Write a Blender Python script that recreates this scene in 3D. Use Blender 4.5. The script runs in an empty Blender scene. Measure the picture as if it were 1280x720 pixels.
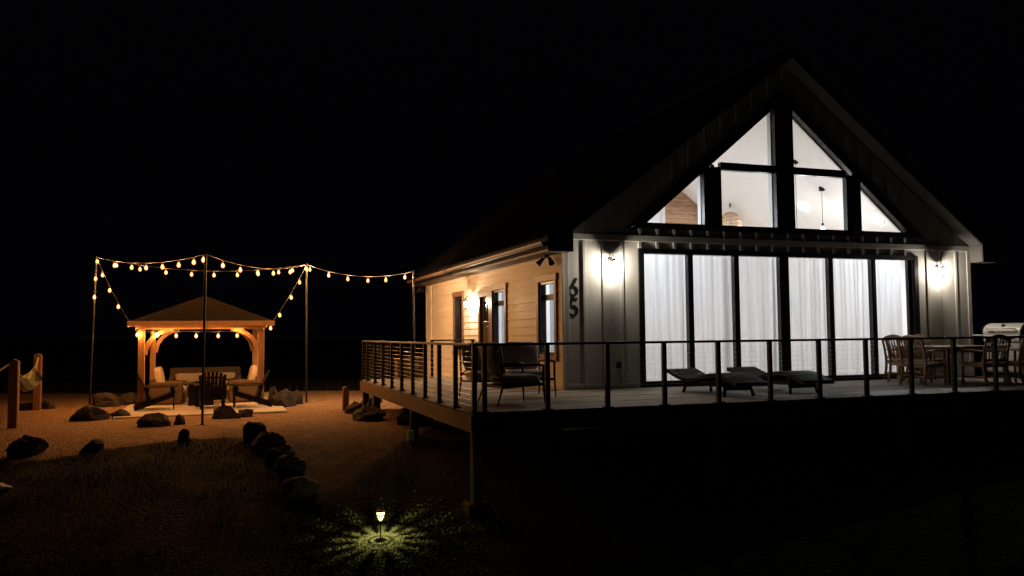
import bpy, bmesh, math, random
from mathutils import Vector, Matrix, noise
R = math.radians
rnd = random.Random(7)
sc = bpy.context.scene
COL = sc.collection
PI = math.pi

# ------------------------------------------------------------------ materials
def newmat(name):
    m = bpy.data.materials.new(name); m.use_nodes = True
    nt = m.node_tree
    return m, nt, nt.nodes, nt.links, nt.nodes['Principled BSDF']

def mat(name, col, rough=.6, metal=0., var=.18, scale=6., bump=0., bscale=40., spec=.4, stretch=None, coord='Object'):
    m, nt, N, L, b = newmat(name)
    tc = N.new('ShaderNodeTexCoord')
    vec = tc.outputs[coord]
    if stretch:
        mp = N.new('ShaderNodeMapping'); mp.inputs['Scale'].default_value = stretch
        L.new(vec, mp.inputs['Vector']); vec = mp.outputs['Vector']
    n = N.new('ShaderNodeTexNoise'); n.inputs['Scale'].default_value = scale; n.inputs['Detail'].default_value = 6; n.inputs['Roughness'].default_value = .65
    L.new(vec, n.inputs['Vector'])
    cr = N.new('ShaderNodeValToRGB')
    cr.color_ramp.elements[0].position = .25; cr.color_ramp.elements[1].position = .78
    cr.color_ramp.elements[0].color = tuple(c*(1-var) for c in col)+(1,)
    cr.color_ramp.elements[1].color = tuple(min(1, c*(1+var)) for c in col)+(1,)
    L.new(n.outputs['Fac'], cr.inputs['Fac']); L.new(cr.outputs['Color'], b.inputs['Base Color'])
    b.inputs['Roughness'].default_value = rough; b.inputs['Metallic'].default_value = metal
    b.inputs['Specular IOR Level'].default_value = spec
    mr = N.new('ShaderNodeMapRange'); mr.inputs['To Min'].default_value = max(.05, rough-.12); mr.inputs['To Max'].default_value = min(1, rough+.12)
    L.new(n.outputs['Fac'], mr.inputs['Value']); L.new(mr.outputs['Result'], b.inputs['Roughness'])
    if bump:
        n2 = N.new('ShaderNodeTexNoise'); n2.inputs['Scale'].default_value = bscale; n2.inputs['Detail'].default_value = 5
        L.new(vec, n2.inputs['Vector'])
        bp = N.new('ShaderNodeBump'); bp.inputs['Strength'].default_value = bump; bp.inputs['Distance'].default_value = .02
        L.new(n2.outputs['Fac'], bp.inputs['Height']); L.new(bp.outputs['Normal'], b.inputs['Normal'])
    return m

def wicker(name, col):
    m, nt, N, L, b = newmat(name)
    tc = N.new('ShaderNodeTexCoord')
    w1 = N.new('ShaderNodeTexWave'); w1.bands_direction = 'Z'; w1.inputs['Scale'].default_value = 14; w1.inputs['Distortion'].default_value = 1.2; w1.inputs['Detail'].default_value = 2
    w2 = N.new('ShaderNodeTexWave'); w2.bands_direction = 'DIAGONAL'; w2.inputs['Scale'].default_value = 9; w2.inputs['Distortion'].default_value = 1.
    for w in (w1, w2): L.new(tc.outputs['Object'], w.inputs['Vector'])
    mx = N.new('ShaderNodeMath'); mx.operation = 'MULTIPLY'
    L.new(w1.outputs['Fac'], mx.inputs[0]); L.new(w2.outputs['Fac'], mx.inputs[1])
    cr = N.new('ShaderNodeValToRGB'); cr.color_ramp.elements[0].color = tuple(c*.55 for c in col)+(1,); cr.color_ramp.elements[1].color = tuple(c*1.5 for c in col)+(1,)
    L.new(mx.outputs[0], cr.inputs['Fac']); L.new(cr.outputs['Color'], b.inputs['Base Color'])
    bp = N.new('ShaderNodeBump'); bp.inputs['Strength'].default_value = .7; bp.inputs['Distance'].default_value = .01
    L.new(mx.outputs[0], bp.inputs['Height']); L.new(bp.outputs['Normal'], b.inputs['Normal'])
    b.inputs['Roughness'].default_value = .7; b.inputs['Specular IOR Level'].default_value = .12
    return m

def emis(name, col, strength, clear=False):
    m, nt, N, L, b = newmat(name)
    N.remove(b)
    e = N.new('ShaderNodeEmission'); e.inputs['Color'].default_value = col+(1,); e.inputs['Strength'].default_value = strength
    out = N['Material Output']
    if clear:
        t = N.new('ShaderNodeBsdfTransparent'); a = N.new('ShaderNodeAddShader')
        L.new(e.outputs[0], a.inputs[0]); L.new(t.outputs[0], a.inputs[1]); L.new(a.outputs[0], out.inputs['Surface'])
    else:
        L.new(e.outputs[0], out.inputs['Surface'])
    m.cycles.emission_sampling = 'NONE'
    return m

def glass(name, tint=(.93, .95, .96), rough=.0):
    m, nt, N, L, b = newmat(name)
    N.remove(b)
    t = N.new('ShaderNodeBsdfTransparent'); t.inputs['Color'].default_value = tint+(1,)
    g = N.new('ShaderNodeBsdfGlossy'); g.inputs['Roughness'].default_value = rough
    f = N.new('ShaderNodeFresnel'); 
    ge = N.new('ShaderNodeNewGeometry'); io = N.new('ShaderNodeMapRange'); io.inputs['To Min'].default_value = 1.5; io.inputs['To Max'].default_value = 1/1.5
    L.new(ge.outputs['Backfacing'], io.inputs['Value']); L.new(io.outputs['Result'], f.inputs['IOR'])   # same reflection from both sides of the sheet
    mx = N.new('ShaderNodeMixShader')
    L.new(f.outputs[0], mx.inputs[0]); L.new(t.outputs[0], mx.inputs[1]); L.new(g.outputs[0], mx.inputs[2])
    L.new(mx.outputs[0], N['Material Output'].inputs['Surface'])
    return m

def fabric_sheer(name, col, transl=.6):
    m, nt, N, L, b = newmat(name)
    tc = N.new('ShaderNodeTexCoord')
    w = N.new('ShaderNodeTexNoise'); w.inputs['Scale'].default_value = 4; w.inputs['Detail'].default_value = 1.5
    mp = N.new('ShaderNodeMapping'); mp.inputs['Scale'].default_value = (3.5, 3, .25)
    L.new(tc.outputs['Object'], mp.inputs['Vector']); L.new(mp.outputs['Vector'], w.inputs['Vector'])
    cr = N.new('ShaderNodeValToRGB'); cr.color_ramp.elements[0].position = .3; cr.color_ramp.elements[1].position = .7
    cr.color_ramp.elements[0].color = tuple(c*.90 for c in col)+(1,); cr.color_ramp.elements[1].color = col+(1,)
    L.new(w.outputs['Fac'], cr.inputs['Fac'])
    N.remove(b)
    d = N.new('ShaderNodeBsdfDiffuse'); t = N.new('ShaderNodeBsdfTranslucent'); mx = N.new('ShaderNodeMixShader')
    mx.inputs[0].default_value = transl
    L.new(cr.outputs['Color'], d.inputs['Color']); L.new(cr.outputs['Color'], t.inputs['Color'])
    L.new(d.outputs[0], mx.inputs[1]); L.new(t.outputs[0], mx.inputs[2])
    L.new(mx.outputs[0], N['Material Output'].inputs['Surface'])
    return m

M = {}
M['siding_grey'] = mat('painted_board_and_batten', (.45, .44, .415), .62, var=.10, scale=2.2, bump=.12, bscale=60, stretch=(1, 1, .25))
M['siding_tan'] = mat('cream_lap_siding', (.64, .59, .50), .6, var=.13, scale=3, bump=.25, bscale=30, stretch=(1, .15, 1.6))
M['trim_wood'] = mat('stained_brown_trim', (.20, .105, .055), .5, var=.3, scale=5, stretch=(3, 3, .5))
M['black_metal'] = mat('black_powdercoat', (.011, .011, .012), .5, var=.25, scale=9, spec=.22)
M['black_frame'] = mat('black_window_frame', (.008, .008, .010), .38, var=.2, scale=5, spec=.4)
M['roof_metal'] = mat('dark_standing_seam', (.007, .007, .008), .8, var=.2, spec=.08)
M['soffit'] = mat('brown_soffit', (.17, .14, .115), .65, var=.1)
M['rake'] = mat('dark_rake_soffit', (.10, .096, .092), .7, var=.15)
M['fascia'] = mat('dark_fascia', (.035, .032, .03), .55)
M['gutter'] = mat('bronze_gutter', (.14, .10, .065), .55)
M['white_paint'] = mat('white_interior_paint', (.80, .80, .80), .7, var=.03)
M['floor_wood'] = mat('interior_oak_floor', (.45, .33, .22), .45, stretch=(1, 5, 1))
M['deck'] = mat('weathered_composite_board', (.34, .31, .27), .68, var=.28, scale=3, bump=.35, bscale=30, stretch=(.5, 6, 6))
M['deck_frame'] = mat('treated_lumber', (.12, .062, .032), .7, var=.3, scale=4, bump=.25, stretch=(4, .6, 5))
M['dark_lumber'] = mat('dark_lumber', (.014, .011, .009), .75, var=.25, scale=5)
M['cable'] = mat('stainless_cable', (.55, .54, .52), .3, metal=1., var=.05)
M['steel'] = mat('brushed_steel', (.72, .70, .66), .42, metal=.08, var=.10, scale=20, stretch=(.3, 6, 6))
M['teak'] = mat('teak', (.30, .165, .08), .55, var=.28, scale=9, stretch=(2, 2, .6))
M['dark_wicker'] = wicker('dark_brown_wicker', (.024, .013, .008))
M['tan_wicker'] = wicker('tan_wicker', (.14, .10, .065))
M['rattan'] = mat('rattan', (.50, .30, .14), .6, var=.2)
M['cush_grey'] = mat('grey_beige_cushion', (.44, .38, .31), .9, var=.12, scale=8, bump=.3, bscale=160)
M['cush_dark'] = mat('charcoal_cushion', (.05, .048, .046), .9, var=.2, bump=.3, bscale=160)
M['cush_cream'] = mat('cream_cushion', (.55, .47, .36), .9, var=.1, scale=8, bump=.2, bscale=120)
M['cedar'] = mat('cedar_timber', (.40, .22, .105), .6, var=.25, scale=4, bump=.2, stretch=(5, 5, .6))
M['shingle'] = mat('roof_shingle', (.008, .006, .005), .95, var=.5, scale=14, bump=.6, bscale=30, spec=.03)
M['plastic_black'] = mat('black_resin', (.009, .008, .008), .6, var=.2, spec=.12)
M['rope'] = mat('hammock_rope', (.42, .36, .22), .9, var=.2)
M['post_wood'] = mat('weathered_post', (.20, .105, .06), .8, var=.35, scale=5, bump=.4, stretch=(4, 4, .6))
M['concrete'] = mat('concrete', (.46, .42, .36), .85, var=.14, scale=1.6, bump=.25, bscale=50)
M['pvc'] = mat('grey_conduit', (.35, .33, .30), .6)
M['rubber'] = mat('black_rubber', (.02, .02, .02), .6)
M['white_plastic'] = mat('white_plastic', (.7, .7, .68), .5, var=.05)
M['doorwood'] = mat('dark_door_wood', (.075, .042, .028), .34, var=.3, scale=6, stretch=(4, 4, .5))
M['glass'] = glass('clear_glass')
M['glass_dark'] = glass('tinted_glass', (.8, .8, .82))
M['curtain'] = fabric_sheer('sheer_white_curtain', (.80, .80, .815), .56)
M['blind'] = fabric_sheer('pale_blue_blind', (.62, .72, .86), .6)
M['bulb'] = emis('warm_bulb_glow', (1, .37, .06), 1.1, clear=True)
M['filament'] = emis('bulb_filament', (1, .62, .21), 6)
M['lamp_glow'] = emis('warm_lamp_glow', (1, .82, .58), 9, clear=True)
M['can_glow'] = emis('recessed_lamp_glow', (1, .97, .93), 12)
M['stake_glow'] = emis('solar_lamp_glow', (.93, 1, .42), 1.7, clear=True)
M['clear_shade'] = glass('clear_shade_glass', (.97, .97, .97))

def wood_planks():
    m, nt, N, L, b = newmat('reclaimed_wood_planks')
    tc = N.new('ShaderNodeTexCoord')
    br = N.new('ShaderNodeTexBrick'); br.inputs['Scale'].default_value = 1
    br.inputs['Brick Width'].default_value = 1.6; br.inputs['Row Height'].default_value = .125; br.inputs['Mortar Size'].default_value = .006
    br.inputs['Color1'].default_value = (.50, .30, .18, 1); br.inputs['Color2'].default_value = (.36, .20, .115, 1); br.inputs['Mortar'].default_value = (.08, .05, .03, 1)
    mp = N.new('ShaderNodeMapping'); mp.inputs['Rotation'].default_value = (R(90), 0, 0)
    L.new(tc.outputs['Object'], mp.inputs['Vector']); L.new(mp.outputs['Vector'], br.inputs['Vector'])
    n = N.new('ShaderNodeTexNoise'); n.inputs['Scale'].default_value = 3.5; n.inputs['Detail'].default_value = 7
    mp2 = N.new('ShaderNodeMapping'); mp2.inputs['Scale'].default_value = (1, 1, 7)
    L.new(tc.outputs['Object'], mp2.inputs['Vector']); L.new(mp2.outputs['Vector'], n.inputs['Vector'])
    mx = N.new('ShaderNodeMix'); mx.data_type = 'RGBA'; mx.blend_type = 'OVERLAY'; mx.inputs[0].default_value = .75
    L.new(br.outputs['Color'], mx.inputs[6]); L.new(n.outputs['Fac'], mx.inputs[7])
    L.new(mx.outputs[2], b.inputs['Base Color']); b.inputs['Roughness'].default_value = .7
    return m
M['planks'] = wood_planks()

def rock_mat():
    m, nt, N, L, b = newmat('boulder_stone')
    tc = N.new('ShaderNodeTexCoord')
    n = N.new('ShaderNodeTexNoise'); n.inputs['Scale'].default_value = 3.2; n.inputs['Detail'].default_value = 9; n.inputs['Roughness'].default_value = .7
    v = N.new('ShaderNodeTexVoronoi'); v.inputs['Scale'].default_value = 5; v.feature = 'DISTANCE_TO_EDGE'
    L.new(tc.outputs['Object'], n.inputs['Vector']); L.new(tc.outputs['Object'], v.inputs['Vector'])
    cr = N.new('ShaderNodeValToRGB')
    cr.color_ramp.elements[0].position = .3; cr.color_ramp.elements[0].color = (.012, .010, .009, 1)
    cr.color_ramp.elements[1].position = .75; cr.color_ramp.elements[1].color = (.050, .041, .034, 1)
    L.new(n.outputs['Fac'], cr.inputs['Fac']); L.new(cr.outputs['Color'], b.inputs['Base Color'])
    bp = N.new('ShaderNodeBump'); bp.inputs['Strength'].default_value = .8; bp.inputs['Distance'].default_value = .06
    L.new(n.outputs['Fac'], bp.inputs['Height']); L.new(bp.outputs['Normal'], b.inputs['Normal'])
    b.inputs['Roughness'].default_value = .9
    return m
M['rock'] = rock_mat()

def ground_mat():
    m, nt, N, L, b = newmat('gravel_and_dry_grass')
    tc = N.new('ShaderNodeTexCoord')
    at = N.new('ShaderNodeAttribute'); at.attribute_name = 'gravel'
    nz = N.new('ShaderNodeTexNoise'); nz.inputs['Scale'].default_value = 3; nz.inputs['Detail'].default_value = 6
    L.new(tc.outputs['Object'], nz.inputs['Vector'])
    ad = N.new('ShaderNodeMath'); ad.operation = 'MULTIPLY_ADD'; ad.inputs[1].default_value = .7; ad.inputs[2].default_value = -.35
    L.new(nz.outputs['Fac'], ad.inputs[0])
    sm = N.new('ShaderNodeMath'); sm.operation = 'ADD'; L.new(at.outputs['Fac'], sm.inputs[0]); L.new(ad.outputs[0], sm.inputs[1])
    mk = N.new('ShaderNodeMapRange'); mk.inputs['From Min'].default_value = .42; mk.inputs['From Max'].default_value = .58
    L.new(sm.outputs[0], mk.inputs['Value'])
    # gravel: voronoi stones, each with a shade of its own
    v = N.new('ShaderNodeTexVoronoi'); v.inputs['Scale'].default_value = 24; v.inputs['Randomness'].default_value = 1
    L.new(tc.outputs['Object'], v.inputs['Vector'])
    vb = N.new('ShaderNodeTexNoise'); vb.inputs['Scale'].default_value = .7; vb.inputs['Detail'].default_value = 8; vb.inputs['Roughness'].default_value = .7
    L.new(tc.outputs['Object'], vb.inputs['Vector'])
    sep = N.new('ShaderNodeSeparateColor'); L.new(v.outputs['Color'], sep.inputs[0])
    g = N.new('ShaderNodeValToRGB'); e = g.color_ramp.elements
    e[0].color = (.12, .078, .045, 1); e[1].color = (.48, .325, .205, 1); k = e.new(.5); k.color = (.28, .18, .105, 1)
    mixf = N.new('ShaderNodeMath'); mixf.operation = 'MULTIPLY_ADD'; mixf.inputs[1].default_value = .62
    vbs = N.new('ShaderNodeMath'); vbs.operation = 'MULTIPLY'; vbs.inputs[1].default_value = .42
    L.new(vb.outputs['Fac'], vbs.inputs[0]); L.new(sep.outputs[0], mixf.inputs[0]); L.new(vbs.outputs[0], mixf.inputs[2])
    L.new(mixf.outputs[0], g.inputs['Fac'])
    # path gravel darkened down the slope: the bulbs' light fall-off put into colour
    at2 = N.new('ShaderNodeAttribute'); at2.attribute_name = 'path_falloff'
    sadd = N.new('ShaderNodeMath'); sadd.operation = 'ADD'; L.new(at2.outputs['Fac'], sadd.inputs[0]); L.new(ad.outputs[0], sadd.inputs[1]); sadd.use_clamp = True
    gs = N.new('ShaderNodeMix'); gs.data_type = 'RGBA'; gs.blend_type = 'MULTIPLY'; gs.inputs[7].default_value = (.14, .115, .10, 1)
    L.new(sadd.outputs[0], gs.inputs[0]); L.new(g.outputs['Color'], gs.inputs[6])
    n3 = N.new('ShaderNodeTexNoise'); n3.inputs['Scale'].default_value = 9; n3.inputs['Detail'].default_value = 8
    L.new(tc.outputs['Object'], n3.inputs['Vector'])
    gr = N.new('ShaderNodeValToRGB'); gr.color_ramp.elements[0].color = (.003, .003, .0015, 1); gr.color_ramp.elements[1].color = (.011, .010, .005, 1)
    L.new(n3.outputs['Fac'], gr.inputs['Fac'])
    mx = N.new('ShaderNodeMix'); mx.data_type = 'RGBA'
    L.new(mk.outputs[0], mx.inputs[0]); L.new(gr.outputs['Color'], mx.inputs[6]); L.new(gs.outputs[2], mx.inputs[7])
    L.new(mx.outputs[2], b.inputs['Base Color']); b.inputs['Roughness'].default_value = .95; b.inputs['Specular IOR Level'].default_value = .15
    hm = N.new('ShaderNodeMath'); hm.operation = 'MULTIPLY_ADD'; hm.inputs[1].default_value = -1.0
    L.new(v.outputs['Distance'], hm.inputs[0]); L.new(n3.outputs['Fac'], hm.inputs[2])
    bp = N.new('ShaderNodeBump'); bp.inputs['Strength'].default_value = .9; bp.inputs['Distance'].default_value = .05
    L.new(hm.outputs[0], bp.inputs['Height']); L.new(bp.outputs['Normal'], b.inputs['Normal'])
    return m
M['ground'] = ground_mat()
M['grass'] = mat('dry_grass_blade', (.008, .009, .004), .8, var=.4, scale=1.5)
M['chips'] = mat('pale_gravel_chip', (.22, .20, .15), .9, var=.5, scale=14)

# ------------------------------------------------------------------ mesh helper
class MB:
    def __init__(s): s.bm = bmesh.new()
    def box(s, x0, x1, y0, y1, z0, z1, bev=0., mtx=None):
        r = bmesh.ops.create_cube(s.bm, size=1)['verts']
        for v in r:
            v.co = Vector(((x0+x1)/2+v.co.x*(x1-x0), (y0+y1)/2+v.co.y*(y1-y0), (z0+z1)/2+v.co.z*(z1-z0)))
        if bev:
            ed = list({e for v in r for e in v.link_edges})
            n0 = set(s.bm.verts)-set(r) if mtx is not None else None
            bmesh.ops.bevel(s.bm, geom=ed, offset=bev, segments=1, affect='EDGES')
            if mtx is not None: r = [v for v in s.bm.verts if v not in n0]
        if mtx is not None:
            for v in r: v.co = mtx @ v.co
        return s
    def bar(s, a, b, w, h, up=(0, 0, 1), bev=0.):
        a, b = Vector(a), Vector(b); d = b-a; l = d.length; d.normalize()
        u = Vector(up)
        if abs(d.dot(u)) > .98: u = Vector((0, 1, 0))
        x = d.cross(u).normalized(); z = x.cross(d).normalized()
        m = Matrix((x, d, z)).transposed().to_4x4(); m.translation = (a+b)/2
        return s.box(-w/2, w/2, -l/2, l/2, -h/2, h/2, bev, m)
    def tube(s, pts, r, n=8, cap=True):
        pts = [Vector(p) for p in pts]; rings = []
        rr = r if isinstance(r, (list, tuple)) else [r]*len(pts)
        px = None
        for i, p in enumerate(pts):
            d = (pts[min(i+1, len(pts)-1)]-pts[max(i-1, 0)]).normalized()
            if px is None:
                u = Vector((0, 0, 1)) if abs(d.z) < .95 else Vector((1, 0, 0))
                px = d.cross(u).normalized()
            else:
                px = (px-d*px.dot(d)).normalized()
            py = d.cross(px)
            rings.append([s.bm.verts.new(p+(px*math.cos(2*PI*k/n)+py*math.sin(2*PI*k/n))*rr[i]) for k in range(n)])
        for a, b in zip(rings, rings[1:]):
            for k in range(n): s.bm.faces.new((a[k], a[(k+1) % n], b[(k+1) % n], b[k]))
        if cap:
            s.bm.faces.new(rings[0][::-1]); s.bm.faces.new(rings[-1])
        return s
    def lathe(s, prof, c=(0, 0, 0), n=16):
        c = Vector(c); rings = []
        for r, z in prof:
            rings.append([s.bm.verts.new(c+Vector((r*math.cos(2*PI*k/n), r*math.sin(2*PI*k/n), z))) for k in range(n)])
        for a, b in zip(rings, rings[1:]):
            for k in range(n): s.bm.faces.new((a[k], a[(k+1) % n], b[(k+1) % n], b[k]))
        s.bm.faces.new(rings[0][::-1]); s.bm.faces.new(rings[-1])
        return s
    def prism(s, poly, a0, a1, axis='y'):
        def P(u, w, a): return {'y': (u, a, w), 'x': (a, u, w), 'z': (u, w, a)}[axis]
        A = [s.bm.verts.new(P(u, w, a0)) for u, w in poly]; B = [s.bm.verts.new(P(u, w, a1)) for u, w in poly]
        n = len(poly); fs = []
        fs.append(s.bm.faces.new(A)); fs.append(s.bm.faces.new(B[::-1]))
        for i in range(n): fs.append(s.bm.faces.new((A[i], B[i], B[(i+1) % n], A[(i+1) % n])))
        for f in fs: f.normal_update()
        bmesh.ops.triangulate(s.bm, faces=fs[:2], ngon_method='EAR_CLIP')
        return s
    def pillow(s, x0, x1, y0, y1, z0, z1, mtx=None, puff=.5, n=8):
        # a stuffed cushion: rounded box with a swelling middle
        n0 = set(s.bm.verts)
        r = bmesh.ops.create_cube(s.bm, size=2)['verts']
        ed = list({e for v in r for e in v.link_edges})
        o = bmesh.ops.subdivide_edges(s.bm, edges=ed, cuts=n, use_grid_fill=True)
        vs = [v for v in s.bm.verts if v not in n0]
        hx, hy, hz = (x1-x0)/2, (y1-y0)/2, (z1-z0)/2
        c = Vector(((x0+x1)/2, (y0+y1)/2, (z0+z1)/2)); h = [hx, hy, hz]
        t = h.index(min(h))
        for v in vs:
            p = v.co.copy()
            q = [p.x, p.y, p.z]
            e = 6
            nrm = sum(abs(k)**e for k in q)**(1/e)
            q = [k/nrm for k in q]
            o2 = [i for i in range(3) if i != t]
            f = (1-abs(q[o2[0]])**3)*(1-abs(q[o2[1]])**3)
            q[t] *= (1-puff)+puff*max(0, f)**.5
            w = Vector((q[0]*hx, q[1]*hy, q[2]*hz))+c
            w += Vector((noise.noise(w*5), noise.noise(w*5+Vector((9, 0, 0))), noise.noise(w*5+Vector((0, 9, 0)))))*.012
            v.co = mtx @ w if mtx is not None else w
        return s
    def rock(s, rx, ry, rz, seed, sub=4, rough=.26):
        o = bmesh.ops.create_icosphere(s.bm, subdivisions=sub, radius=1)
        r2 = random.Random(seed)
        off = Vector((r2.random()*50, r2.random()*50, r2.random()*50))
        cuts = []
        for _ in range(13):
            n = Vector((r2.gauss(0, 1), r2.gauss(0, 1), r2.gauss(0, .8)+.2)).normalized(); cuts.append((n, r2.uniform(.58, .9)))
        for v in o['verts']:
            p = v.co.copy()
            for n, d in cuts:
                k = p.dot(n)
                if k > d: p -= n*(k-d)*.98
            p *= 1+rough*noise.noise(p*1.3+off)+.10*noise.noise(p*4.5+off)+.05*noise.noise(p*11+off)
            v.co = Vector((p.x*rx, p.y*ry, p.z*rz))
        return s
    def build(s, name, material, parent=None, smooth=False, loc=None, angle=None):
        bmesh.ops.recalc_face_normals(s.bm, faces=s.bm.faces)
        me = bpy.data.meshes.new(name); s.bm.to_mesh(me); s.bm.free()
        me.materials.append(M[material] if isinstance(material, str) else material)
        if smooth:
            for p in me.polygons: p.use_smooth = True
            if angle: me.set_sharp_from_angle(angle=R(angle))
        o = bpy.data.objects.new(name, me); COL.objects.link(o)
        if parent is not None: o.parent = parent
        if loc is not None: o.location = loc
        return o

def tag(o, label=None, cat=None, group=None, kind=None):
    if label: o['label'] = label
    if cat: o['category'] = cat
    if group: o['group'] = group
    if kind: o['kind'] = kind
    return o
def thing(name, label, cat, loc=(0, 0, 0), rz=0., group=None):
    o = bpy.data.objects.new(name, None); COL.objects.link(o)
    o.location = loc; o.rotation_euler = (0, 0, R(rz)); o.empty_display_size = .1
    return tag(o, label, cat, group)
def dup(root, loc, rz, label, group=None, scale=None):
    def cp(o, par):
        c = o.copy(); COL.objects.link(c)
        if par is not None: c.parent = par
        for ch in o.children: cp(ch, c)
        return c
    r = cp(root, None); r.location = loc; r.rotation_euler = (0, 0, R(rz)); r['label'] = label
    if group: r['group'] = group
    if scale: r.scale = scale
    return r
def light(name, loc, power, col, rad=.03, parent=None):
    l = bpy.data.lights.new(name, 'POINT'); l.energy = power; l.color = col; l.shadow_soft_size = rad
    o = bpy.data.objects.new(name, l); COL.objects.link(o); o.location = loc
    if parent is not None: o.parent = parent
    return o

# ------------------------------------------------------------------ camera
YAW, PITCH, ROLL, F = .3373, .0547, -.0099, 1041.87
CAM = Vector((-6.0413, -14.3404, 1.0572))
fw = Vector((math.sin(YAW)*math.cos(PITCH), math.cos(YAW)*math.cos(PITCH), math.sin(PITCH)))
rt = Vector((math.cos(YAW), -math.sin(YAW), 0)); up = rt.cross(fw)
r2_ = rt*math.cos(ROLL)+up*math.sin(ROLL); u2_ = -rt*math.sin(ROLL)+up*math.cos(ROLL)
cam = bpy.data.cameras.new('camera'); co = bpy.data.objects.new('camera', cam); COL.objects.link(co)
mw = Matrix((r2_, u2_, -fw)).transposed().to_4x4(); mw.translation = CAM
co.matrix_world = mw
cam.sensor_width = 36; cam.lens = 36*F/1280; cam.clip_end = 2000; cam.clip_start = .05
sc.camera = co

# ------------------------------------------------------------------ terrain
def st(x, y):
    dx, dy = x-CAM.x, y-CAM.y
    return dx*.331+dy*.944, dx*.944-dy*.331
def gz0(x, y):
    s, t = st(x, y)
    k = .9; a = (14.3-s)/k
    sp = (a if a > 30 else math.log1p(math.exp(a)))*k
    z = -.7-.2*sp
    z = max(z, -2.0)
    if s > 27: z += -.012*(s-27) if s < 60 else -.4
    return z
def gz(x, y):
    s, t = st(x, y)
    return gz0(x, y)+.05*noise.noise(Vector((x*.5, y*.5, 0)))*(1 if s < 14 else .35)
def edge(t):
    pts = [(-60, 11.5), (-7.8, 13.6), (-5.9, 15.0), (-4.9, 15.2), (-4.45, 14.7), (-3.9, 13.5), (-3.3, 12.4), (-2.85, 11.8), (-2.4, 12.3), (-1.6, 16), (-.8, 19), (60, 70)]
    for (a, b), (c, d) in zip(pts, pts[1:]):
        if a <= t <= c: return b+(d-b)*(t-a)/(c-a)
    return 13
def build_ground():
    xs = [-400, -150, -70, -40, -25]+[-18+.3*i for i in range(0, 84)]+[8+1.*i for i in range(12)]+[25, 40, 80, 200, 400]
    ys = [-60, -35, -22, -16]+[-12+.3*i for i in range(0, 100)]+[19, 22, 26, 32, 45, 70, 120, 250, 500]
    bm = bmesh.new(); g = []
    lay = bm.verts.layers.float.new('gravel'); lay2 = bm.verts.layers.float.new('path_falloff')
    for y in ys:
        row = []
        for x in xs:
            v = bm.verts.new((x, y, gz(x, y)))
            s, t = st(x, y)
            far = 26.6+1.2*noise.noise(Vector((x*.3, 7, 0)))
            v[lay2] = max(0, min(1, (17.2-s)/4.0))*max(0, min(1, (t+6.2)/1.5))  # painted fall-off of the bulb light, stronger down the path
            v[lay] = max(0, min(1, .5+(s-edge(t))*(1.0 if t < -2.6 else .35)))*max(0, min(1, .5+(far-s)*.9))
            row.append(v)
        g.append(row)
    for a, b in zip(g, g[1:]):
        for i in range(len(xs)-1): bm.faces.new((a[i], a[i+1], b[i+1], b[i]))
    me = bpy.data.meshes.new('ground'); bm.to_mesh(me); bm.free()
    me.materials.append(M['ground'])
    for p in me.polygons: p.use_smooth = True
    o = bpy.data.objects.new('ground', me); COL.objects.link(o); o['kind'] = 'structure'
build_ground()

# dry grass on the near slope and beyond the gravel, pebbles under the stake lamp
STAKE = Vector((-4.15, -3.97, 0)); STAKE.z = gz(-4.15, -3.97)
def build_grass():
    bm = bmesh.new()
    def blade(x, y, h, w):
        z = gz(x, y)-.01; a = rnd.random()*2*PI; l = rnd.uniform(.2, .9)*h
        d = Vector((math.cos(a), math.sin(a), 0)); e = Vector((-d.y, d.x, 0))*w
        p = Vector((x, y, z)); q = p+d*l*.35+Vector((0, 0, h*.6)); t = p+d*l+Vector((0, 0, h))
        v = [bm.verts.new(k) for k in (p-e, p+e, q+e*.6, q-e*.6, t)]
        bm.faces.new(v[:4]); bm.faces.new((v[3], v[2], v[4]))
    n = 0
    while n < 17000:
        s = rnd.uniform(8.6, 15); t = rnd.uniform(-10, -1.5)
        if s > edge(t)-.15: continue
        x = CAM.x+s*.331+t*.944; y = CAM.y+s*.944-t*.331
        if noise.noise(Vector((x*1.3, y*1.3, 3))) < rnd.uniform(-.6, .3): continue
        blade(x, y, rnd.uniform(.03, .11), rnd.uniform(.003, .006)); n += 1
    for _ in range(2600):
        s = rnd.uniform(26.4, 33); t = rnd.uniform(-17, 2); x = CAM.x+s*.331+t*.944; y = CAM.y+s*.944-t*.331
        blade(x, y, rnd.uniform(.1, .3), .012)
    me = bpy.data.meshes.new('grass'); bm.to_mesh(me); bm.free(); me.materials.append(M['grass'])
    o = bpy.data.objects.new('grass', me); COL.objects.link(o)
    tag(o, 'short dry grass on the dark slope below the gravel', 'grass', kind='stuff')
    m = MB()
    for _ in range(6500):
        r = abs(rnd.gauss(0, .55)); a = rnd.random()*2*PI
        x = STAKE.x+r*math.cos(a); y = STAKE.y+r*math.sin(a); k = rnd.uniform(.006, .021)
        ro = Matrix.Rotation(rnd.random()*6, 3, Vector((rnd.random(), rnd.random(), rnd.random())).normalized())
        sx, sy, sz = k*rnd.uniform(.7, 1.8), k, k*rnd.uniform(.4, .9); c = Vector((x, y, gz(x, y)+k*.3))
        v = [m.bm.verts.new(ro @ Vector((a_*sx, b_*sy, c_*sz))+c) for a_, b_, c_ in ((1, .2, 0), (-1, -.1, .2), (0, 1, .1), (.1, -1, 0), (.2, .1, 1), (0, 0, -1))]
        for q in ((0, 2, 4), (2, 1, 4), (1, 3, 4), (3, 0, 4), (2, 0, 5), (1, 2, 5), (3, 1, 5), (0, 3, 5)): m.bm.faces.new([v[n_] for n_ in q])
    o = m.build('gravel_chips', 'chips')
    tag(o, 'loose gravel chips spread around the small garden stake lamp', 'gravel', kind='stuff')
build_grass()

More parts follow.
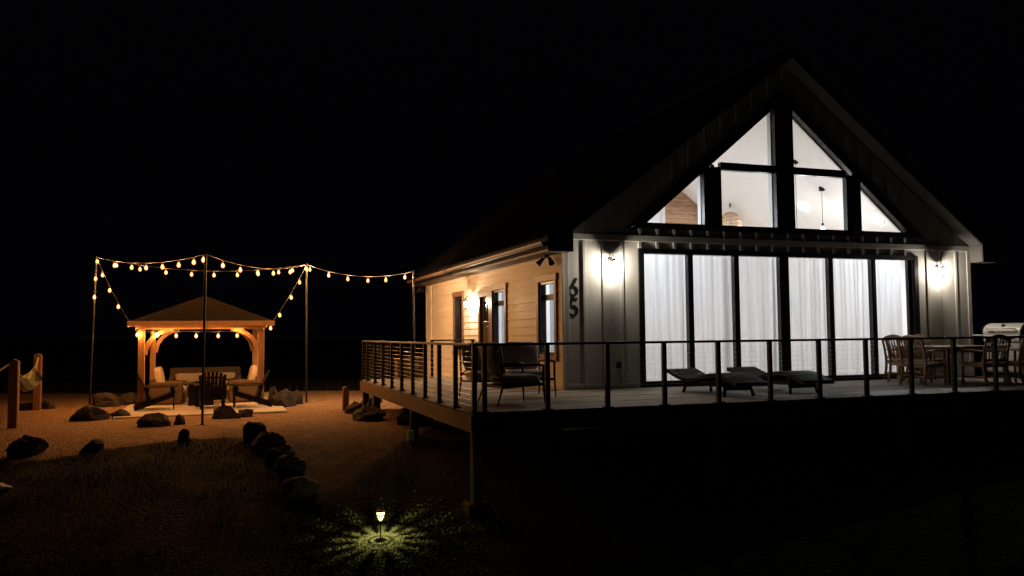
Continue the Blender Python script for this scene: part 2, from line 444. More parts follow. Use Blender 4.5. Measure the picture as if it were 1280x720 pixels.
# ------------------------------------------------------------------ house
SL = .752; XC = 4.99; ZE = 2.9
def zs(x): return ZE+SL*(x if x <= XC else 2*XC-x)
W = 2*XC; L_ = 10.85
house = thing('house', 'gabled house with tall black framed windows, lit from inside', 'house', (0, 0, 0))

# front wall (two halves round the openings), thickness .15
m = MB()
DL, DR, DT = 1.575, 8.452, 2.68
for sgn in (0, 1):
    def X(x): return x if not sgn else 2*XC-x
    dl = DL if not sgn else 2*XC-DR
    for poly in ([(0, -1.6), (dl, -1.6), (dl, DT), (0, DT)], [(0, DT), (XC, DT), (XC, 3.09), (.2405, 3.09), (0, ZE)], [(.2405, 3.09), (1.40, 3.09), (XC, 6.05), (XC, zs(XC))]):
        m.prism([(X(a), b) for a, b in poly], 0, .15)
fwall = m.build('front_wall', 'siding_grey', house)
# battens, corner trims and bands on the front wall
m = MB()
bx_ = [.43, .83, 1.22]+[1.60+.3823*i for i in range(18)]+[8.74, 9.13, 9.55]
def tri_z(x):   # lower edge of plain wall over the gable frame
    xx = x if x <= XC else 2*XC-x
    return 3.09 if xx < 1.40 else 3.09+.826*(xx-1.40)
for x in bx_:
    top = zs(x)-.02
    pier = x < DL-.02 or x > DR+.05
    if pier:
        m.box(x-.03, x+.03, -.022, 0, .03, 2.81, .004)
        m.box(x-.03, x+.03, -.014, 0, 2.93, top, .003)
    else:
        m.box(x-.03, x+.03, -.045, 0, 2.685, 2.81, .004)
        m.box(x-.03, x+.03, -.045, 0, 2.93, 3.065, .004)
        lo = tri_z(x)+.06
        if lo < top-.05: m.box(x-.03, x+.03, -.014, 0, lo, top, .003)
m.box(.0, .11, -.024, 0, -.3, 2.81, .004); m.box(W-.10, W, -.024, 0, -.3, 2.81, .004)
m.box(0, W, -.052, 0, 2.81, 2.93, .006)
m.box(.11, DL-.003, -.02, 0, -.02, .09, .003); m.box(DR+.003, W-.1, -.02, 0, -.02, .09, .003)
m.build('batten_trim', 'siding_grey', house)

# gable window: frame + six panes
gw = MB()
yo, yi = -.05, .06
gw.prism([(1.36, 3.067), (2*XC-1.36, 3.067), (2*XC-1.76, 3.185), (1.76, 3.185)], yo, yi)
gw.prism([(1.362, 3.072), (1.763, 3.185), (XC, 5.855), (XC, 6.075)], yo-.004, yi)
gw.prism([(2*XC-1.362, 3.072), (2*XC-1.763, 3.185), (XC, 5.855), (XC, 6.075)], yo-.004, yi)
gw.box(4.765, 5.215, yo-.012, yi-.003, 3.07, 5.72)
gw.box(4.90, 5.08, yo-.03, yo-.01, 3.07, 5.92)
gw.prism([(4.75, 5.66), (5.23, 5.66), (XC, 6.04)], yo-.002, yi+.04)
gw.box(3.045, 3.45, yo-.009, yi-.003, 3.07, 4.36); gw.box(6.55, 6.93, yo-.009, yi-.003, 3.07, 4.36)
gw.box(3.448, 4.77, yo-.006, yi-.005, 4.31, 4.465); gw.box(5.21, 6.553, yo-.006, yi-.005, 4.31, 4.465)
gw.box(3.20, 3.28, yo-.025, yo-.008, 3.08, 4.40); gw.box(6.70, 6.78, yo-.025, yo-.008, 3.08, 4.40)
gwo = gw.build('gable_window', 'black_frame', house)
for poly in ([(1.74, 3.18), (3.05, 3.18), (3.05, 4.27)], [(3.44, 3.18), (4.77, 3.18), (4.77, 4.32), (3.44, 4.32)], [(3.44, 4.45), (4.77, 4.45), (4.77, 5.69), (3.44, 4.59)]):
    for k in (0, 1):
        MB().prism([(a if not k else 2*XC-a, b) for a, b in poly], .04, .05).build('pane', 'glass', gwo)
# white jamb liners inside the gable opening (the bright reveals seen through the glass)
m = MB()
for k in (0, 1):
    def X(x): return x if not k else 2*XC-x
    for a, b, z0, z1 in ((3.035, 3.06, 3.16, 4.28), (4.745, 4.785, 3.16, 5.66)):
        x0, x1 = sorted((X(a), X(b))); m.box(x0, x1, .062, .175, z0, z1)
    m.prism([(X(1.5), 3.165), (X(XC), 6.045), (X(XC), 5.86), (X(1.75), 3.185)], .152, .195)
m.box(1.5, 2*XC-1.5, .151, .20, 3.13, 3.178)
m.build('window_reveal', 'white_paint', house)

# sliding door: frame, stiles, glass
sd = MB()
sd.box(DL, DL+.11, -.04, .11, .0, DT); sd.box(DR-.235, DR-.13, .02, .10, .02, DT-.05); sd.box(DR-.10, DR, -.04, .11, .0, DT)
sd.box(DL+.1, DR-.09, -.036, .108, DT-.10, DT-.002); sd.box(DL+.1, DR-.09, -.036, .108, 0, .115)
for x, w in ((2.7205, .115), (3.785, .115), (4.934, .225), (6.112, .115), (7.236, .115)):
    sd.box(x-w/2, x+w/2, -.022, .09, .1, DT-.09)
    sd.box(x-w/2+.035, x-w/2+.042, -.03, -.02, .12, DT-.11)
sdo = sd.build('sliding_door', 'black_frame', house)
edges = [DL+.11, 2.7205, 3.785, 4.934, 6.112, 7.236, DR-.13]
for a, b in zip(edges, edges[1:]):
    MB().box(a+.02, b-.02, .03, .04, .11, DT-.10).build('pane', 'glass', sdo)
MB().bar((4.985, -.06, .95), (4.985, -.06, 1.25), .02, .025).build('handle', 'black_metal', sdo)

# side wall x = 0: lap siding round the openings
OPEN = [(.24, 1.28, .55, 2.18), (3.17, 4.29, .55, 2.175), (4.31, 5.29, -.05, 2.07), (6.65, 7.63, .53, 2.17)]   # y0,y1,z0,z1
m = MB()
def side_rect(y0, y1, z0, z1, x0, x1): m.box(x0, x1, y0, y1, z0, z1)
ycuts = sorted({.15, L_}|{o[0] for o in OPEN}|{o[1] for o in OPEN})
ht = 2.56
for a, b in zip(ycuts, ycuts[1:]):
    zz = [(-1.6, 2.87)]
    for (y0, y1, z0, z1) in OPEN:
        if a >= y0-1e-6 and b <= y1+1e-6: zz = [(-1.6, z0), (z1, 2.87)]
    for z0, z1 in zz: m.box(.002, .14, a, b, z0, z1)
m.build('side_wall', 'siding_tan', house)
m = MB()
z = -.95
while z < ht-.02:
    z1 = min(z+.165, ht)
    segs = []; ys = .02
    iv = sorted((o[0]-.0, o[1]+.0) for o in OPEN if o[2] < z1-.01 and o[3] > z+.01)
    for a, b in iv:
        if a > ys: segs.append((ys, a))
        ys = max(ys, b)
    segs.append((ys, L_))
    for a, b in segs:
        # boards butt at random joints
        cuts = [a]; k = a
        while b-k > 3.7:
            k += rnd.uniform(2.2, 3.6); cuts.append(k)
        cuts.append(b)
        for c, d in zip(cuts, cuts[1:]):
            j = rnd.uniform(-.002, .002)
            m.prism([(-.020+j, z), (.004, z), (.004, z1+.0), (-.005+j, z1+.0)], 0, 1) if False else None
            vs = []
            for yy in (c+.0015, d-.0015):
                vs.append([m.bm.verts.new(p) for p in ((-.024+j, yy, z), (.004, yy, z), (.004, yy, z1+.02), (-.007+j, yy, z1+.02))])
            A, B = vs
            m.bm.faces.new(A); m.bm.faces.new(B[::-1])
            for i in range(4): m.bm.faces.new((A[i], B[i], B[(i+1) % 4], A[(i+1) % 4]))
    z += .165
m.build('lap_siding', 'siding_tan', house)
m = MB()
m.box(-.035, .012, -.03, .10, -.9, ht, .004); m.box(-.035, .0, L_-.11, L_, -.9, ht, .004); m.box(-.04, 0, .1, L_-.1, ht-.10, ht+.01, .003)
m.build('corner_board', 'siding_tan', house)
# other outer walls
m = MB(); m.box(W-.14, W, .15, L_, -1.6, 2.87); m.prism([(0, -1.6), (W, -1.6), (W, ZE), (XC, zs(XC)), (0, ZE)], L_, L_+.14)
m.build('rear_wall', 'siding_grey', house)

def side_window(y0, y1, z0, z1, blind):
    t = .11
    m = MB()
    m.box(-.055, 0, y0-.0, y0+t, z0+.003, z1-.003, .004); m.box(-.055, 0, y1-t, y1, z0+.003, z1-.003, .004)
    m.box(-.062, 0, y0-.03, y1+.03, z1-t, z1+.02, .004); m.box(-.07, 0, y0-.03, y1+.03, z0-.02, z0+t*.8, .004)
    w = m.build('side_window', 'trim_wood', house)
    m = MB()
    a, b, c, d = y0+t, y1-t, z0+t*.8, z1-t
    m.box(-.02, .10, a, a+.05, c, d); m.box(-.02, .10, b-.05, b, c, d); m.box(-.018, .10, a+.05, b-.05, d-.05, d); m.box(-.018, .10, a+.05, b-.05, c, c+.05)
    m.build('sash', 'black_frame', w)
    MB().box(.03, .036, a+.04, b-.04, c+.04, d-.04).build('pane', 'glass' if blind else 'glass_dark', w)
    if blind:
        n = 26; m = MB(); rows = []
        for i in range(n+1):
            y = a+.04+(b-a-.08)*i/n; x = .19+.012*math.sin(i*1.9)+.006*math.sin(i*5.3)
            rows.append([m.bm.verts.new((x, y, c+.02)), m.bm.verts.new((x, y, d-.03))])
        for p, q in zip(rows, rows[1:]): m.bm.faces.new((p[0], p[1], q[1], q[0]))
        m.build('blind', 'blind', w, smooth=True)
        MB().box(.06, .13, a+.02, b-.02, d-.36, d-.25).build('blind_rail', 'black_frame', w)
    else:
        MB().box(.10, .12, a, b, c, d).build('blind', 'black_frame', w)  # no blind here: black sheet put in for the unlit room
    return w
side_window(*OPEN[0], True); side_window(*OPEN[1], True); side_window(*OPEN[3], False)
# front door
y0, y1, z0, z1 = OPEN[2]
m = MB()
m.box(-.052, 0, y0-.0, y0+.11, 0, z1-.003, .004); m.box(-.052, 0, y1-.11, y1, 0, z1-.003, .004); m.box(-.06, 0, y0-.02, y1+.03, z1-.11, z1+.04, .004)
m.build('door_casing', 'trim_wood', house)
m = MB(); a, b = y0+.11, y1-.11
m.box(.03, .08, a, b, .03, 1.36); m.box(.03, .08, a, a+.13, 1.36, z1-.11); m.box(.03, .08, b-.13, b, 1.36, z1-.11); m.box(.03, .08, a+.13, b-.13, z1-.22, z1-.11)
m.box(.018, .03, a+.10, (a+b)/2-.04, .22, 1.24, .005); m.box(.018, .03, (a+b)/2+.04, b-.10, .22, 1.24, .005)
m.box(.0, .03, a+.06, b-.06, 1.30, 1.36, .006)
door = m.build('front_door', 'doorwood', house)
m = MB()
for k in range(3):
    yy = a+.13+(b-a-.26)*(k+.5)/3
    m.box(.05, .056, yy-(b-a-.26)/6+.012, yy+(b-a-.26)/6-.012, 1.37, z1-.225)
m.build('pane', 'glass_dark', door)
m = MB()
for k in (1, 2):
    yy = a+.13+(b-a-.26)*k/3; m.box(.035, .07, yy-.014, yy+.014, 1.36, z1-.22)
m.build('muntin', 'doorwood', door)
m = MB(); m.bar((-.02, a+.07, .98), (-.02, a+.07, 1.16), .018, .018); m.box(.0, .03, a+.05, a+.09, .93, 1.22, .004)
m.build('handle', 'black_metal', door)
MB().box(.075, .10, a, b, .03, z1-.11).build('door_back', 'black_frame', door)
# corner downpipe on the side wall
m = MB(); m.tube([(-.05, 10.05, 2.5), (-.05, 10.05, -.5)], .032, 8)
m.build('downpipe', 'siding_tan', house)

# roof
OH = .38; E_ = .43; TH = .22
m = MB()
for k in (0, 1):
    def X(x): return x if not k else 2*XC-x
    m.prism([(X(-E_-.03), zs(-E_-.03)+.03), (X(XC), zs(XC)+.03), (X(XC), zs(XC)+.03+TH), (X(-E_-.03), zs(-E_-.03)+.03+TH)], -OH-.03, L_+.4)
    # standing seams
    for i in range(24):
        yy = -.3+i*.48
        m.bar((X(-E_), yy, zs(-E_)+.045+TH), (X(XC), yy, zs(XC)+.045+TH), .025, .04)
roof = m.build('roof', 'roof_metal', house)
m = MB()
for k in (0, 1):
    def X(x): return x if not k else 2*XC-x
    x0, x1 = sorted((X(-E_+.02), X(-.002))); MB().box(x0, x1, -OH+.02, L_+.3, 2.555, 2.575).build('soffit', 'soffit', house)
for k in (0, 1):
    def X(x): return x if not k else 2*XC-x
    MB().prism([(X(.0), zs(0)), (X(XC), zs(XC)), (X(XC), zs(XC)+.026), (X(0), zs(0)+.026)], -OH+.02, -.001).build('rake_soffit', 'rake', house)
m = MB()
for k in (0, 1):
    def X(x): return x if not k else 2*XC-x
    m.prism([(X(-E_), zs(-E_)-.01), (X(.05), zs(.05)), (X(XC), zs(XC)), (X(XC), zs(XC)+.24), (X(-E_), zs(-E_)+.235)], -OH-.02, -OH+.015)
    m.prism([(X(-E_), 2.545), (X(.045), 2.545), (X(.045), zs(.045)-.002), (X(-E_), zs(-E_)-.004)], -OH-.022, -OH+.016)
    x0, x1 = sorted((X(-E_-.015), X(-E_+.02))); m.box(x0, x1, -OH, L_+.3, 2.545, 2.77)
fas = m.build('fascia', 'fascia', house)
for k in (0, 1):
    def X(x): return x if not k else 2*XC-x
    m = MB(); x0, x1 = sorted((X(.012), X(.045))); m.box(x0, x1, -OH+.016, -.055, 2.55, 2.92)
    m.build('eave_return', 'rake', house)
for k in (0, 1):
    def X(x): return x if not k else 2*XC-x
    m = MB(); n = 10; A = []; 
    for yy in (-OH+.05, L_+.3):
        A.append([m.bm.verts.new((X(-E_-.075+.06*math.cos(PI+PI*i/n)), yy, 2.72+.075*math.sin(PI+PI*i/n))) for i in range(n+1)])
    for i in range(n): m.bm.faces.new((A[0][i], A[0][i+1], A[1][i+1], A[1][i]))
    m.build('gutter', 'gutter', house)

# interior of the big room
m = MB()
m.box(.15, .17, .16, 9.0, 0, 2.84) if False else None
YB = 7.05
m.box(W-.17, W-.142, .16, YB, 0.01, 2.86)
m.box(.16, W-.17, YB, YB+.1, 0.01, 2.86)
m.prism([(.16, 2.86), (W-.17, 2.86), (XC, zs(XC)-.12)], YB, YB+.1)
m.box(.145, .16, 2.0, 3.1, .01, 2.86); m.box(.145, .16, 4.35, 6.6, .01, 2.86)
for k in (0, 1):
    def X(x): return x if not k else 2*XC-x
    m.prism([(X(.145), zs(.145)-.10), (X(XC), zs(XC)-.10), (X(XC), zs(XC)-.04), (X(.145), zs(.145)-.04)], .155, YB)
m.build('interior_wall', 'white_paint', house)
MB().box(.15, W-.15, .12, YB, -.04, .012).build('interior_floor', 'floor_wood', house)
MB().prism([(6.2, 3.2), (9.4, 3.2), (6.98+2.42, 3.28), (6.2, zs(6.2)-.115)], YB-.05, YB-.005).build('plank_wall', 'planks', house)
MB().box(6.11, 6.2, YB-.06, YB-.004, .02, 5.4).build('wall_trim', 'white_paint', house)

# house number strokes: monoline digits standing off the wall
hn = bpy.data.objects.new('house_number', None); COL.objects.link(hn); hn.parent = house
def stroke(mb, pts, y, w=.044, d=.0055):
    pts = [Vector((p[0], p[1])) for p in pts]; A = []
    for i, p in enumerate(pts):
        t = (pts[min(i+1, len(pts)-1)]-pts[max(i-1, 0)]).normalized(); n = Vector((-t.y, t.x))
        A.append([mb.bm.verts.new(q) for q in ((p.x+n.x*w/2, y, p.y+n.y*w/2), (p.x-n.x*w/2, y, p.y-n.y*w/2), (p.x-n.x*w/2, y+d, p.y-n.y*w/2), (p.x+n.x*w/2, y+d, p.y+n.y*w/2))])
    for a, b in zip(A, A[1:]):
        for k in range(4): mb.bm.faces.new((a[k], a[(k+1) % 4], b[(k+1) % 4], b[k]))
    if (pts[0]-pts[-1]).length > .001:
        mb.bm.faces.new(A[0][::-1]); mb.bm.faces.new(A[-1])
cx, cz, rr = .20, 1.842, .084
m = MB(); stroke(m, [(cx+rr*math.cos(2*PI*i/28), cz+rr*math.sin(2*PI*i/28)) for i in range(29)], -.0075)
stroke(m, [(cx+.075, cz+.245), (cx+.02, cz+.15), (cx-.035, cz+.075), (cx-.08, cz+.015)], -.0080)
m.build('digit', 'black_metal', hn)
cz = 1.478; rr = .088
m = MB(); stroke(m, [(cx-.085, cz-.055)]+[(cx-.01+rr*math.cos(a), cz-.005+rr*math.sin(a)) for a in [R(-142+i*14) for i in range(20)]]+[], -.0075)
stroke(m, [(cx-.055, cz+.055), (cx-.045, cz+.215)], -.0079); stroke(m, [(cx-.062, cz+.215), (cx+.085, cz+.215)], -.0083)
m.build('digit', 'black_metal', hn)
for zz in (1.76, 1.92, 1.42, 1.69):
    m = MB(); m.box(cx-.085 if zz < 1.6 else cx-.01, cx-.065 if zz < 1.6 else cx+.01, -.003, 0, zz-.008, zz+.008)
    m.build('standoff_pin', 'black_metal', hn)
m = MB(); m.box(1.07, 1.16, -.03, 0, .38, .50, .006); m.build('outlet_cover', 'black_metal', house)

# ------------------------------------------------------------------ curtains in the sliding door
def curtain(x0, x1, seed, label):
    r = random.Random(seed); n = 120; nz = 10; m = MB(); rows = []
    ph = r.random()*9; ph2 = r.random()*9
    for i in range(n+1):
        u = i/n; x = x0+(x1-x0)*u
        gath = .22+.30*(1-u)**6+.78*u**1.5
        col = []
        for j in range(nz+1):
            v = j/nz; z = .05+2.55*v
            k1 = x-x0
            a = .042*gath*math.sin(k1*23+ph+2.6*math.sin(k1*3.1+ph2)+.3*v*math.sin(x*5+ph2))+.022*gath*math.sin(k1*47+ph2+v*.6)+.03*math.sin(k1*5+ph)
            col.append(m.bm.verts.new((x+.02*math.sin(3*v+ph+x*7)*(1-v), .30+a*(1-.3*v), z)))
        rows.append(col)
    for a, b in zip(rows, rows[1:]):
        for j in range(nz): m.bm.faces.new((a[j], a[j+1], b[j+1], b[j]))
    o = m.build('curtain', 'curtain', smooth=True)
    return tag(o, label, 'curtain', 'white curtains behind the sliding door')
cl = ['white sheer curtain behind the leftmost glass panel, beside the wall with the left lantern',
      'white sheer curtain behind the second glass panel, above the left lounger',
      'white sheer curtain behind the third panel, just left of the thick centre stile',
      'white sheer curtain behind the fourth panel, just right of the thick centre stile',
      'white sheer curtain behind the fifth panel, left of the one by the dining chairs',
      'white sheer curtain behind the rightmost glass panel, beside the dining chairs']
for i, (a, b) in enumerate(zip(edges, edges[1:])):
    curtain(a-.03, b+(.0 if i != 5 else -.06), 11+i, cl[i])

# ------------------------------------------------------------------ lamps inside
def ceil_z(x): return zs(x)-.10
cans = [(8.05, 3.24, 'round recessed ceiling lamp seen through the lower pane right of the centre post'),
        (8.81, 1.46, 'round recessed ceiling lamp seen through the right triangular pane')]
added_fill = [(8.3, 5.2), (1.3, 1.5), (1.6, 3.3), (1.6, 5.2)]  # no lamps seen here: lights added to brighten the room
for i, (x, y, lb) in enumerate(cans):
    t = thing('ceiling_lamp', lb, 'ceiling lamp', (x, y, ceil_z(x)-.012), 0, 'recessed lamps in the sloping ceiling')
    tilt = Matrix.Rotation(math.atan(SL), 4, 'Y')
    a = MB(); a.lathe([(.135, 0), (.138, .01), (.122, .012), (.12, -.004)], n=24)
    for v in a.bm.verts: v.co = tilt @ v.co
    a.build('trim_ring', 'white_plastic', t, True, angle=40)
    a = MB(); a.lathe([(.10, -.045), (.115, -.02), (.118, .002)], n=24)
    for v in a.bm.verts: v.co = tilt @ v.co
    a.build('lens', 'can_glow', t)
for x, y in [(c[0], c[1]) for c in cans]+added_fill:  # the two seen lamps, then the added fill lights
    l = bpy.data.lights.new('ceiling_lamp_or_fill_light', 'AREA'); l.shape = 'DISK'; l.size = .16; l.energy = 95; l.color = (.91, .945, 1); l.spread = R(170)
    o = bpy.data.objects.new('ceiling_lamp_or_fill_light', l); COL.objects.link(o); o.location = (x, y, ceil_z(x)-.09)
    o.rotation_euler = (0, math.atan(SL)*(1 if x > XC else -1), 0)

def pendant(x, y, zb, label, lit):
    zc = ceil_z(x)
    t = thing('pendant_lamp', label, 'pendant lamp', (x, y, zb), 0, 'pendant lamps over the room')
    MB().lathe([(.065, zc-zb-.055), (.07, zc-zb-.02), (.065, zc-zb+.05)], n=16).build('canopy', 'black_metal', t, True, angle=40)
    MB().tube([(0, 0, zc-zb-.05), (0, 0, .12)], .006, 6).build('cord', 'black_metal', t)
    MB().lathe([(.02, .16), (.03, .14), (.03, .09), (.018, .08)], n=12).build('socket', 'black_metal', t)
    MB().lathe([(.012, .082), (.035, .05), (.05, .0), (.035, -.045), (.008, -.06)], n=16).build('globe', 'can_glow' if lit else 'white_plastic', t, True)
    light('pendant_light', (x, y, zb-.12), 30, (1, .94, .88), .06)
pendant(7.72, 2.11, 3.50, 'pendant lamp with a glowing globe, low in the pane right of the centre post', True)
pendant(6.92, 2.05, 3.1, 'pendant lamp whose cord runs close beside the centre post of the gable window', False)
# rattan pendant
t = thing('rattan_pendant', 'woven rattan dome lamp hanging behind the lower pane left of the centre post', 'pendant lamp', (7.50, 5.64, 4.0))
m = MB(); H = .52; RR = .30
for k in range(14):
    a = 2*PI*k/14
    m.tube([(RR*math.sin(PI*.5*j/8)**.9*math.cos(a), RR*math.sin(PI*.5*j/8)**.9*math.sin(a), H*math.cos(PI*.5*j/8)*.8) for j in range(9)], .011, 5)
for zf in (0., .13, .24, .33):
    r_ = RR*math.sqrt(max(0, 1-(zf/(H*.8))**2))
    m.tube([(r_*math.cos(2*PI*i/24), r_*math.sin(2*PI*i/24), zf) for i in range(25)], .013, 5, False)
m.build('rattan_shade', 'rattan', t)
MB().tube([(0, 0, .40), (0, 0, ceil_z(7.5)-4.0-.05)], .006, 6).build('chain', 'white_plastic', t)
MB().tube([(0, 0, ceil_z(7.5)-4.0), (0, 0, ceil_z(7.5)-4.12)], .022, 8).build('ceiling_hook', 'black_metal', t)

# ------------------------------------------------------------------ wall lanterns
def lantern(loc, rz, label, power, col, D=.185):
    t = thing('wall_lantern', label, 'wall lamp', loc, rz, 'wall lanterns on the house')
    # local: wall plane at y=0, outwards -y
    MB().lathe([(.045, -.07), (.055, -.06), (.055, .06), (.045, .07)], n=16).build('back_plate', 'black_metal', t).scale = (1, .30, 1)
    MB().tube([(0, -.01, .02), (0, -.06, .075), (0, -D+.04, .10), (0, -D+.005, .07), (0, -D, .03)], .009, 8).build('arm', 'black_metal', t, True)
    m = MB(); m.lathe([(.006, .055), (.014, .045), (.018, .03), (.05, .012), (.070, -.012), (.067, -.016)], (0, -D, 0), 16); m.build('cap', 'black_metal', t, True, angle=50)
    m = MB()
    n = 16; A = []
    for r_, z in ((.066, -.016), (.06, -.08), (.045, -.15), (.028, -.175)):
        A.append([m.bm.verts.new((r_*math.cos(2*PI*k/n), -D+r_*math.sin(2*PI*k/n), z)) for k in range(n)])
    for a, b in zip(A, A[1:]):
        for k in range(n): m.bm.faces.new((a[k], a[(k+1) % n], b[(k+1) % n], b[k]))
    m.build('glass_shade', 'clear_shade', t, True)
    m = MB()
    for k in range(4):
        a = PI/4+k*PI/2
        m.tube([(.066*math.cos(a), -D+.066*math.sin(a), -.014), (.061*math.cos(a), -D+.061*math.sin(a), -.08), (.046*math.cos(a), -D+.046*math.sin(a), -.15), (.022*math.cos(a), -D+.022*math.sin(a), -.185)], .004, 6)
    m.lathe([(.026, -.182), (.028, -.19), (.012, -.205), (.012, -.222), (.004, -.228)], (0, -D, 0), 12)
    m.build('cage', 'black_metal', t, True, angle=40)
    MB().lathe([(.012, -.02), (.030, -.05), (.034, -.085), (.022, -.12), (.006, -.13)], (0, -D, 0), 14).build('lamp_bulb', 'lamp_glow', t, True)
    l = light('lantern_light', (0, -D, -.075), power, col, .03, t)
lantern((.975, -.003, 2.42), 0, 'lit black wall lantern on the grey wall right of the house number', 68, (1, .87, .71), .165)
lantern((9.02, -.003, 2.42), 0, 'lit black wall lantern on the grey wall above the dining table', 68, (1, .87, .71), .165)
lantern((-.024, 5.78, 1.90), -90, 'lit black wall lantern on the tan side wall beside the front door', 95, (1, .82, .56), .20)

# flood lights
def flood(loc, rz, label):
    t = thing('flood_light', label, 'flood light', loc, rz, 'unlit flood lights under the eaves')
    MB().lathe([(.05, .0), (.05, -.03), (.03, -.045)], n=14).build('mount', 'black_metal', t, True, angle=40)
    for s in (-1, 1):
        m = MB(); m.tube([(0, 0, -.03), (s*.05, 0, -.07), (s*.085, 0, -.075)], .016, 8)
        a = Vector((s*.07, .0, -.06)); d = Vector((s*.62, -.35, -.7)).normalized()
        m.tube([a, a+d*.03, a+d*.12, a+d*.16], [.03, .036, .05, .062], 12)
        m.build('lamp_head', 'black_metal', t, True, angle=40)
flood((-.15, .45, 2.555), -60, 'unlit black twin-head flood light under the eave above the near side window')
flood((-.2, 10.72, 2.555), -80, 'unlit twin-head flood light at the far end of the side eave')

# ------------------------------------------------------------------ deck
DX0, DX1, DY0, DY1 = -2.83, 15.0, -3.57, 5.66
deck = thing('deck', 'raised timber deck wrapping the corner of the lit house', 'deck', (0, 0, 0))
m = MB(); y = DY0
while y < DY1-.02:
    y1 = min(y+.14, DY1)
    x1 = DX1 if y1 <= 0 else (0.0 if y < -.001 else -.028)
    if y < 0 < y1: y1 = 0.0-.024
    cuts = [DX0]; k = DX0
    while x1-k > 4.6: k += rnd.uniform(2.6, 4.4); cuts.append(k)
    cuts.append(x1)
    for a, b in zip(cuts, cuts[1:]): m.box(a+.0015, b-.0015, y+.003, y1-.003, -.028, rnd.uniform(-.0015, .0015), .003)
    y += .14
m.build('deck_board', 'deck', deck)
m = MB()
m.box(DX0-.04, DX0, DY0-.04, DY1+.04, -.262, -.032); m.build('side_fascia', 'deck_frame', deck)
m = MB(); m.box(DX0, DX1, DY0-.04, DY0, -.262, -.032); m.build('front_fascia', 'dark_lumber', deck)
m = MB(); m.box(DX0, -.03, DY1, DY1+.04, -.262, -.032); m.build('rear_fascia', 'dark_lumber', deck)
m = MB()
for yy in [DY0+.5+.41*i for i in range(22)]:
    m.box(DX0+.02, -.05 if yy > -.2 else DX1-.1, yy-.02, yy+.02, -.25, -.04)
m.build('joist', 'dark_lumber', deck)
for (x, y) in ((-2.77, 5.5), (-2.77, 4.05), (-2.77, .3), (-2.77, -3.5), (1., -3.5), (4.6, -3.5), (8.2, -3.5), (11.8, -3.5)):
    g = gz(x, y)
    MB().box(x-.07, x+.07, y-.07, y+.07, g-.3, -.255 if True else 0, .006).build('deck_post', 'dark_lumber', deck)
for (x, y) in ((-2.77, -3.5), (1., -3.5), (4.6, -3.5), (8.2, -3.5)):
    g = gz(x, y); MB().box(x-.15, x+.15, y-.15, y+.15, g-.2, g+.12, .01).build('footing', 'dark_lumber', deck)
m = MB(); y = .0
while y < 4.9:
    m.box(W+.06, DX1, y+.003, y+.137, -.028, rnd.uniform(-.0015, .0015), .003); y += .14
m.build('deck_board', 'deck', deck)
MB().box(W+.06, DX1, 4.92, 4.96, -.262, -.032).build('rear_fascia', 'dark_lumber', deck)
RH = .93
def railing(name, label, A, B, posts):
    A, B = Vector(A), Vector(B); d = (B-A).normalized()
    t = thing(name, label, 'railing', (A.x, A.y, 0), 0, 'black cable railings of the deck')
    def P(k, z): 
        p = A+d*k; return Vector((p.x-A.x, p.y-A.y, z))
    Ln = (B-A).length
    for k in posts:
        p = P(k, 0); m = MB(); m.box(p.x-.031, p.x+.031, p.y-.031, p.y+.031, -.02, RH-.035, .004)
        pb = m.build('post', 'black_metal', t)
        m = MB(); m.box(p.x-.062, p.x+.062, p.y-.062, p.y+.062, 0.002, .013, .003)
        for sx in (-1, 1):
            for sy in (-1, 1): m.lathe([(.009, .013), (.009, .022), (.004, .025)], (p.x+sx*.048, p.y+sy*.048, 0), 6)
        m.build('base_plate', 'black_metal', pb)
    m = MB(); a, b = P(-.03, RH-.018), P(Ln+.03, RH-.018); m.bar(a, b, .07, .036, bev=.006)
    m.build('top_rail', 'black_metal', t)
    m = MB()
    for i in range(11):
        z = .085+.0735*i
        m.tube([P(0, z), P(Ln*.5, z), P(Ln, z)], .0024, 6)
    m.build('cable', 'cable', t)
    return t
fx = [-2.664+.9169*i for i in range(0, 19)]
railing('deck_railing', 'long black cable railing along the front edge of the deck', (-2.806, -3.545, 0), (14.9, -3.545, 0), [0]+[x+2.806 for x in fx])
railing('deck_railing', 'black cable railing running back along the left edge of the deck', (-2.806, -3.44, 0), (-2.806, 5.63, 0), [.105-.0+.9476*k-.105+.84 for k in range(0, 9)]+[9.07])
railing('deck_railing', 'short black railing section at the back of the deck against the side wall', (-1.13, 5.63, 0), (-.06, 5.63, 0), [0, 1.04])
railing('deck_railing', 'short black railing section at the far left back corner of the deck', (-2.72, 5.63, 0), (-2.18, 5.63, 0), [.52])

# ------------------------------------------------------------------ things round the deck edge
t = thing('garden_hose', 'black garden hose looped over the deck post under the side railing', 'hose', (-2.93, 4.05, 0))
m = MB()
for k in range(3):
    m.tube([((.13+.02*k)*math.sin(2*PI*i/20)*.35-.02*k, (.19+.025*k)*math.sin(2*PI*i/20), -.42-.02*k-.24*(1-math.cos(2*PI*i/20))*.7) for i in range(21)], .014, 8, False)
m.tube([(0, -.1, -.30), (-.02, -.16, -.28), (-.04, -.22, -.36), (-.05, -.25, -.6), (-.04, -.24, -1.0)], .014, 8)
m.build('hose_coil', 'rubber', t, True)
m = MB(); m.tube([(.03, 0, -.36), (-.10, 0, -.36), (-.12, 0, -.32)], .016, 8); m.tube([(.02, 0, -.36), (.02, 0, -1.0)], .014, 8); m.build('hose_bib', 'black_metal', t, True)
t = thing('conduit_pipe', 'thin pale conduit running down to a small box below the deck edge', 'pipe', (-2.9, .0, 0))
MB().tube([(0, 0, -.265), (0, 0, -.62)], .014, 8).build('pipe', 'pvc', t)
MB().box(-.05, .05, -.05, .05, -.85, -.60, .008).build('junction_box', 'pvc', t)
g = gz(-3.21, 5.49)
